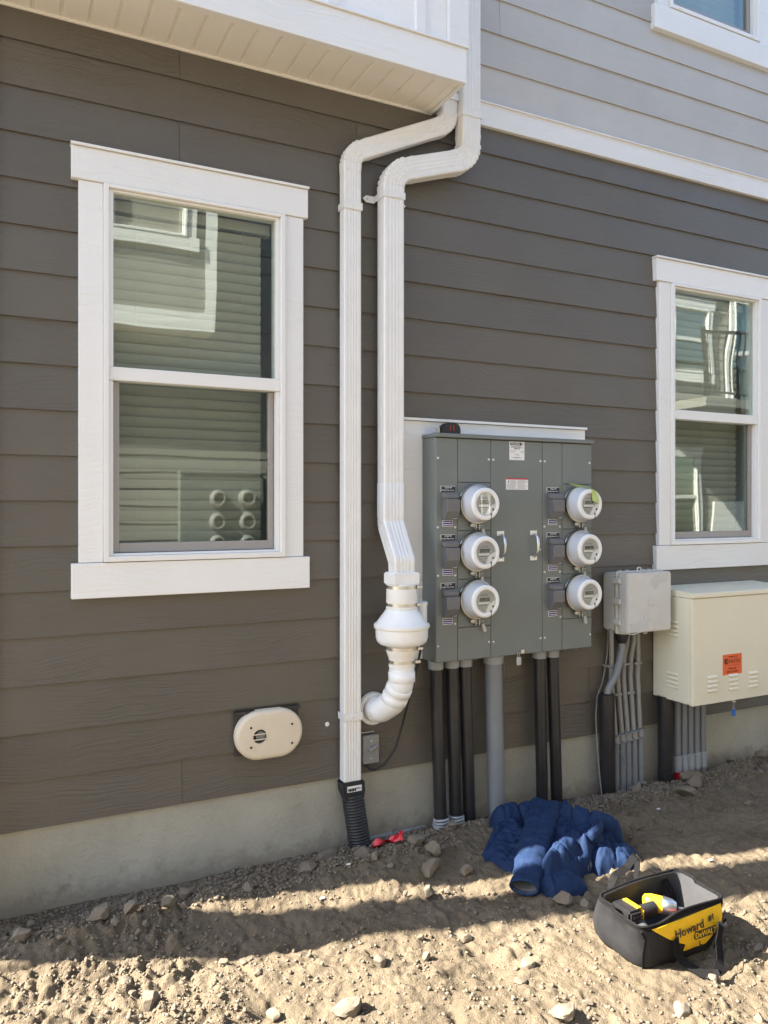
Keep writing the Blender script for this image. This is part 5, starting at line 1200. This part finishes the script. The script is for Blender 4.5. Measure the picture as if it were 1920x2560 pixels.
MB().tube([(2.072, -1.285, dz + .155), (2.078, -1.29, dz + .155), (2.102, -1.312, dz + .153), (2.112, -1.321, dz + .152)], [.028, .0315, .026, .018], 28, up=(0, 0, 1)).build('nose', M['zinc'], drv, smooth=True, ang=50)
MB().tube([(2.110, -1.319, dz + .152), (2.118, -1.326, dz + .151)], .0105, 20, up=(0, 0, 1)).build('chuck', M['toolblack'], drv, smooth=True, ang=50)
MB().tube([(2.116, -1.324, dz + .151), (2.160, -1.362, dz + .149)], .0045, 10, up=(0, 0, 1)).build('bit', M['steel'], drv, smooth=True)
MB().tube([(2.142, -1.347, dz + .150), (2.156, -1.359, dz + .149)], .0062, 10, up=(0, 0, 1)).build('bit_sleeve', M['lock_blue'], drv, smooth=True, ang=40)
pl_ = thing('pliers', (2.08, -1.36, dz + .09), 'pliers with red-tipped handles in the tool bag', 'pliers')
for dx, m_ in ((0, 'toolblack'), (.014, 'toolred')):
    MB().tube([(1.985 + dx, -1.375, dz + .112 - dx), (2.05 + dx, -1.375 + dx, dz + .128), (2.13, -1.372 + dx, dz + .138)], .0062, 10, up=(0, 0, 1)).build('handle', M[m_], pl_, smooth=True)
MB().box(1.975, 1.998, -1.388, -1.362, dz + .10, dz + .126).build('red_grip', M['toolred'], pl_, bevel=.004)
rag = MB(); nn = 12
vs = [(1.875 + .075 * i / nn, -1.40 + .075 * j / nn, dz + .135 + .016 * math.sin(i * .55 + j * .2) * math.cos(j * .5) + .02 * (1 - i / nn)) for j in range(nn + 1) for i in range(nn + 1)]
fs = [(j * (nn + 1) + i, j * (nn + 1) + i + 1, (j + 1) * (nn + 1) + i + 1, (j + 1) * (nn + 1) + i) for j in range(nn) for i in range(nn)]
n_ = len(vs); vs += [(a, b, c - .004) for a, b, c in vs]; fs += [tuple(q + n_ for q in f[::-1]) for f in fs]
rag.add(vs, fs); tag(rag.build('glove', M['baglin'], None, smooth=True), 'crumpled grey cloth glove at the left end of the tool bag', 'glove')

# the bag and what lies in it are drawn a little oversize above; bring them to true size about the bag's foot
for o in (bag, drv, pl_, bpy.data.objects['glove']):
    c0 = Vector((2.045, -1.28, BZ)); o.location = c0 + (o.location - c0) * .93; o.scale = (.93, .93, .93)

# ------------------------------------------------------------------ red plastic scrap by the drain hose
vs, fs = [], []; nu, nv = 30, 12
for j in range(nv + 1):
    for i in range(nu + 1):
        u, v = i / nu, j / nv
        x = 1.485 + .115 * u + .01 * math.sin(v * 5); y = -.175 - .062 * u - .052 * (v - .5) * (.45 + .9 * u) 
        z = gz(x, y) + .016 + .020 * math.sin(u * 7 + v * 2) * (.4 + .6 * u) * math.cos(v * 4.5 - u * 3) + .022 * u * (1 - abs(v - .5))
        vs.append((x, y, max(z, gz(x, y) + .003)))
for j in range(nv):
    for i in range(nu): a = j * (nu + 1) + i; fs.append((a, a + 1, a + nu + 2, a + nu + 1))
n_ = len(vs); vs += [(a, b, c - .001) for a, b, c in vs]; fs += [tuple(q + n_ for q in f[::-1]) for f in fs]
rt = thing('red_plastic', (1.54, -.21, 0), 'crumpled red plastic warning tape scrap by the drain hose', 'plastic scrap')
MB().add(vs, fs).build('sheet', M['redtag'], rt, smooth=True)
text('lettering', 'RIC', .026, 1.577, -.232, gz(1.577, -.232) + .052, M['ink'], rt, rot=Matrix.Rotation(R(-40), 4, 'Z') @ Matrix.Rotation(R(40), 4, 'X'), thick=.0006)
for k, (x, y, lab_) in enumerate(((1.305, -.32, 'tiny white scrap on the dirt below the drain hose rocks'), (2.95, -.42, 'white scrap on the dirt beyond the jacket'), (2.70, -.95, 'pale scrap on the sunlit dirt behind the tool bag'), (1.14, -.44, 'small silvery bit in the bright strip of dirt'))):
    b = MB(); z = gz(x, y) + .004
    b.prism([(x - .012, y - .004), (x + .006, y - .008), (x + .013, y + .003), (x - .003, y + .007)], z, z + .003, 'z')
    tag(b.build('paper_scrap', M['paper'], None, bevel=.0006), lab_, 'scrap')
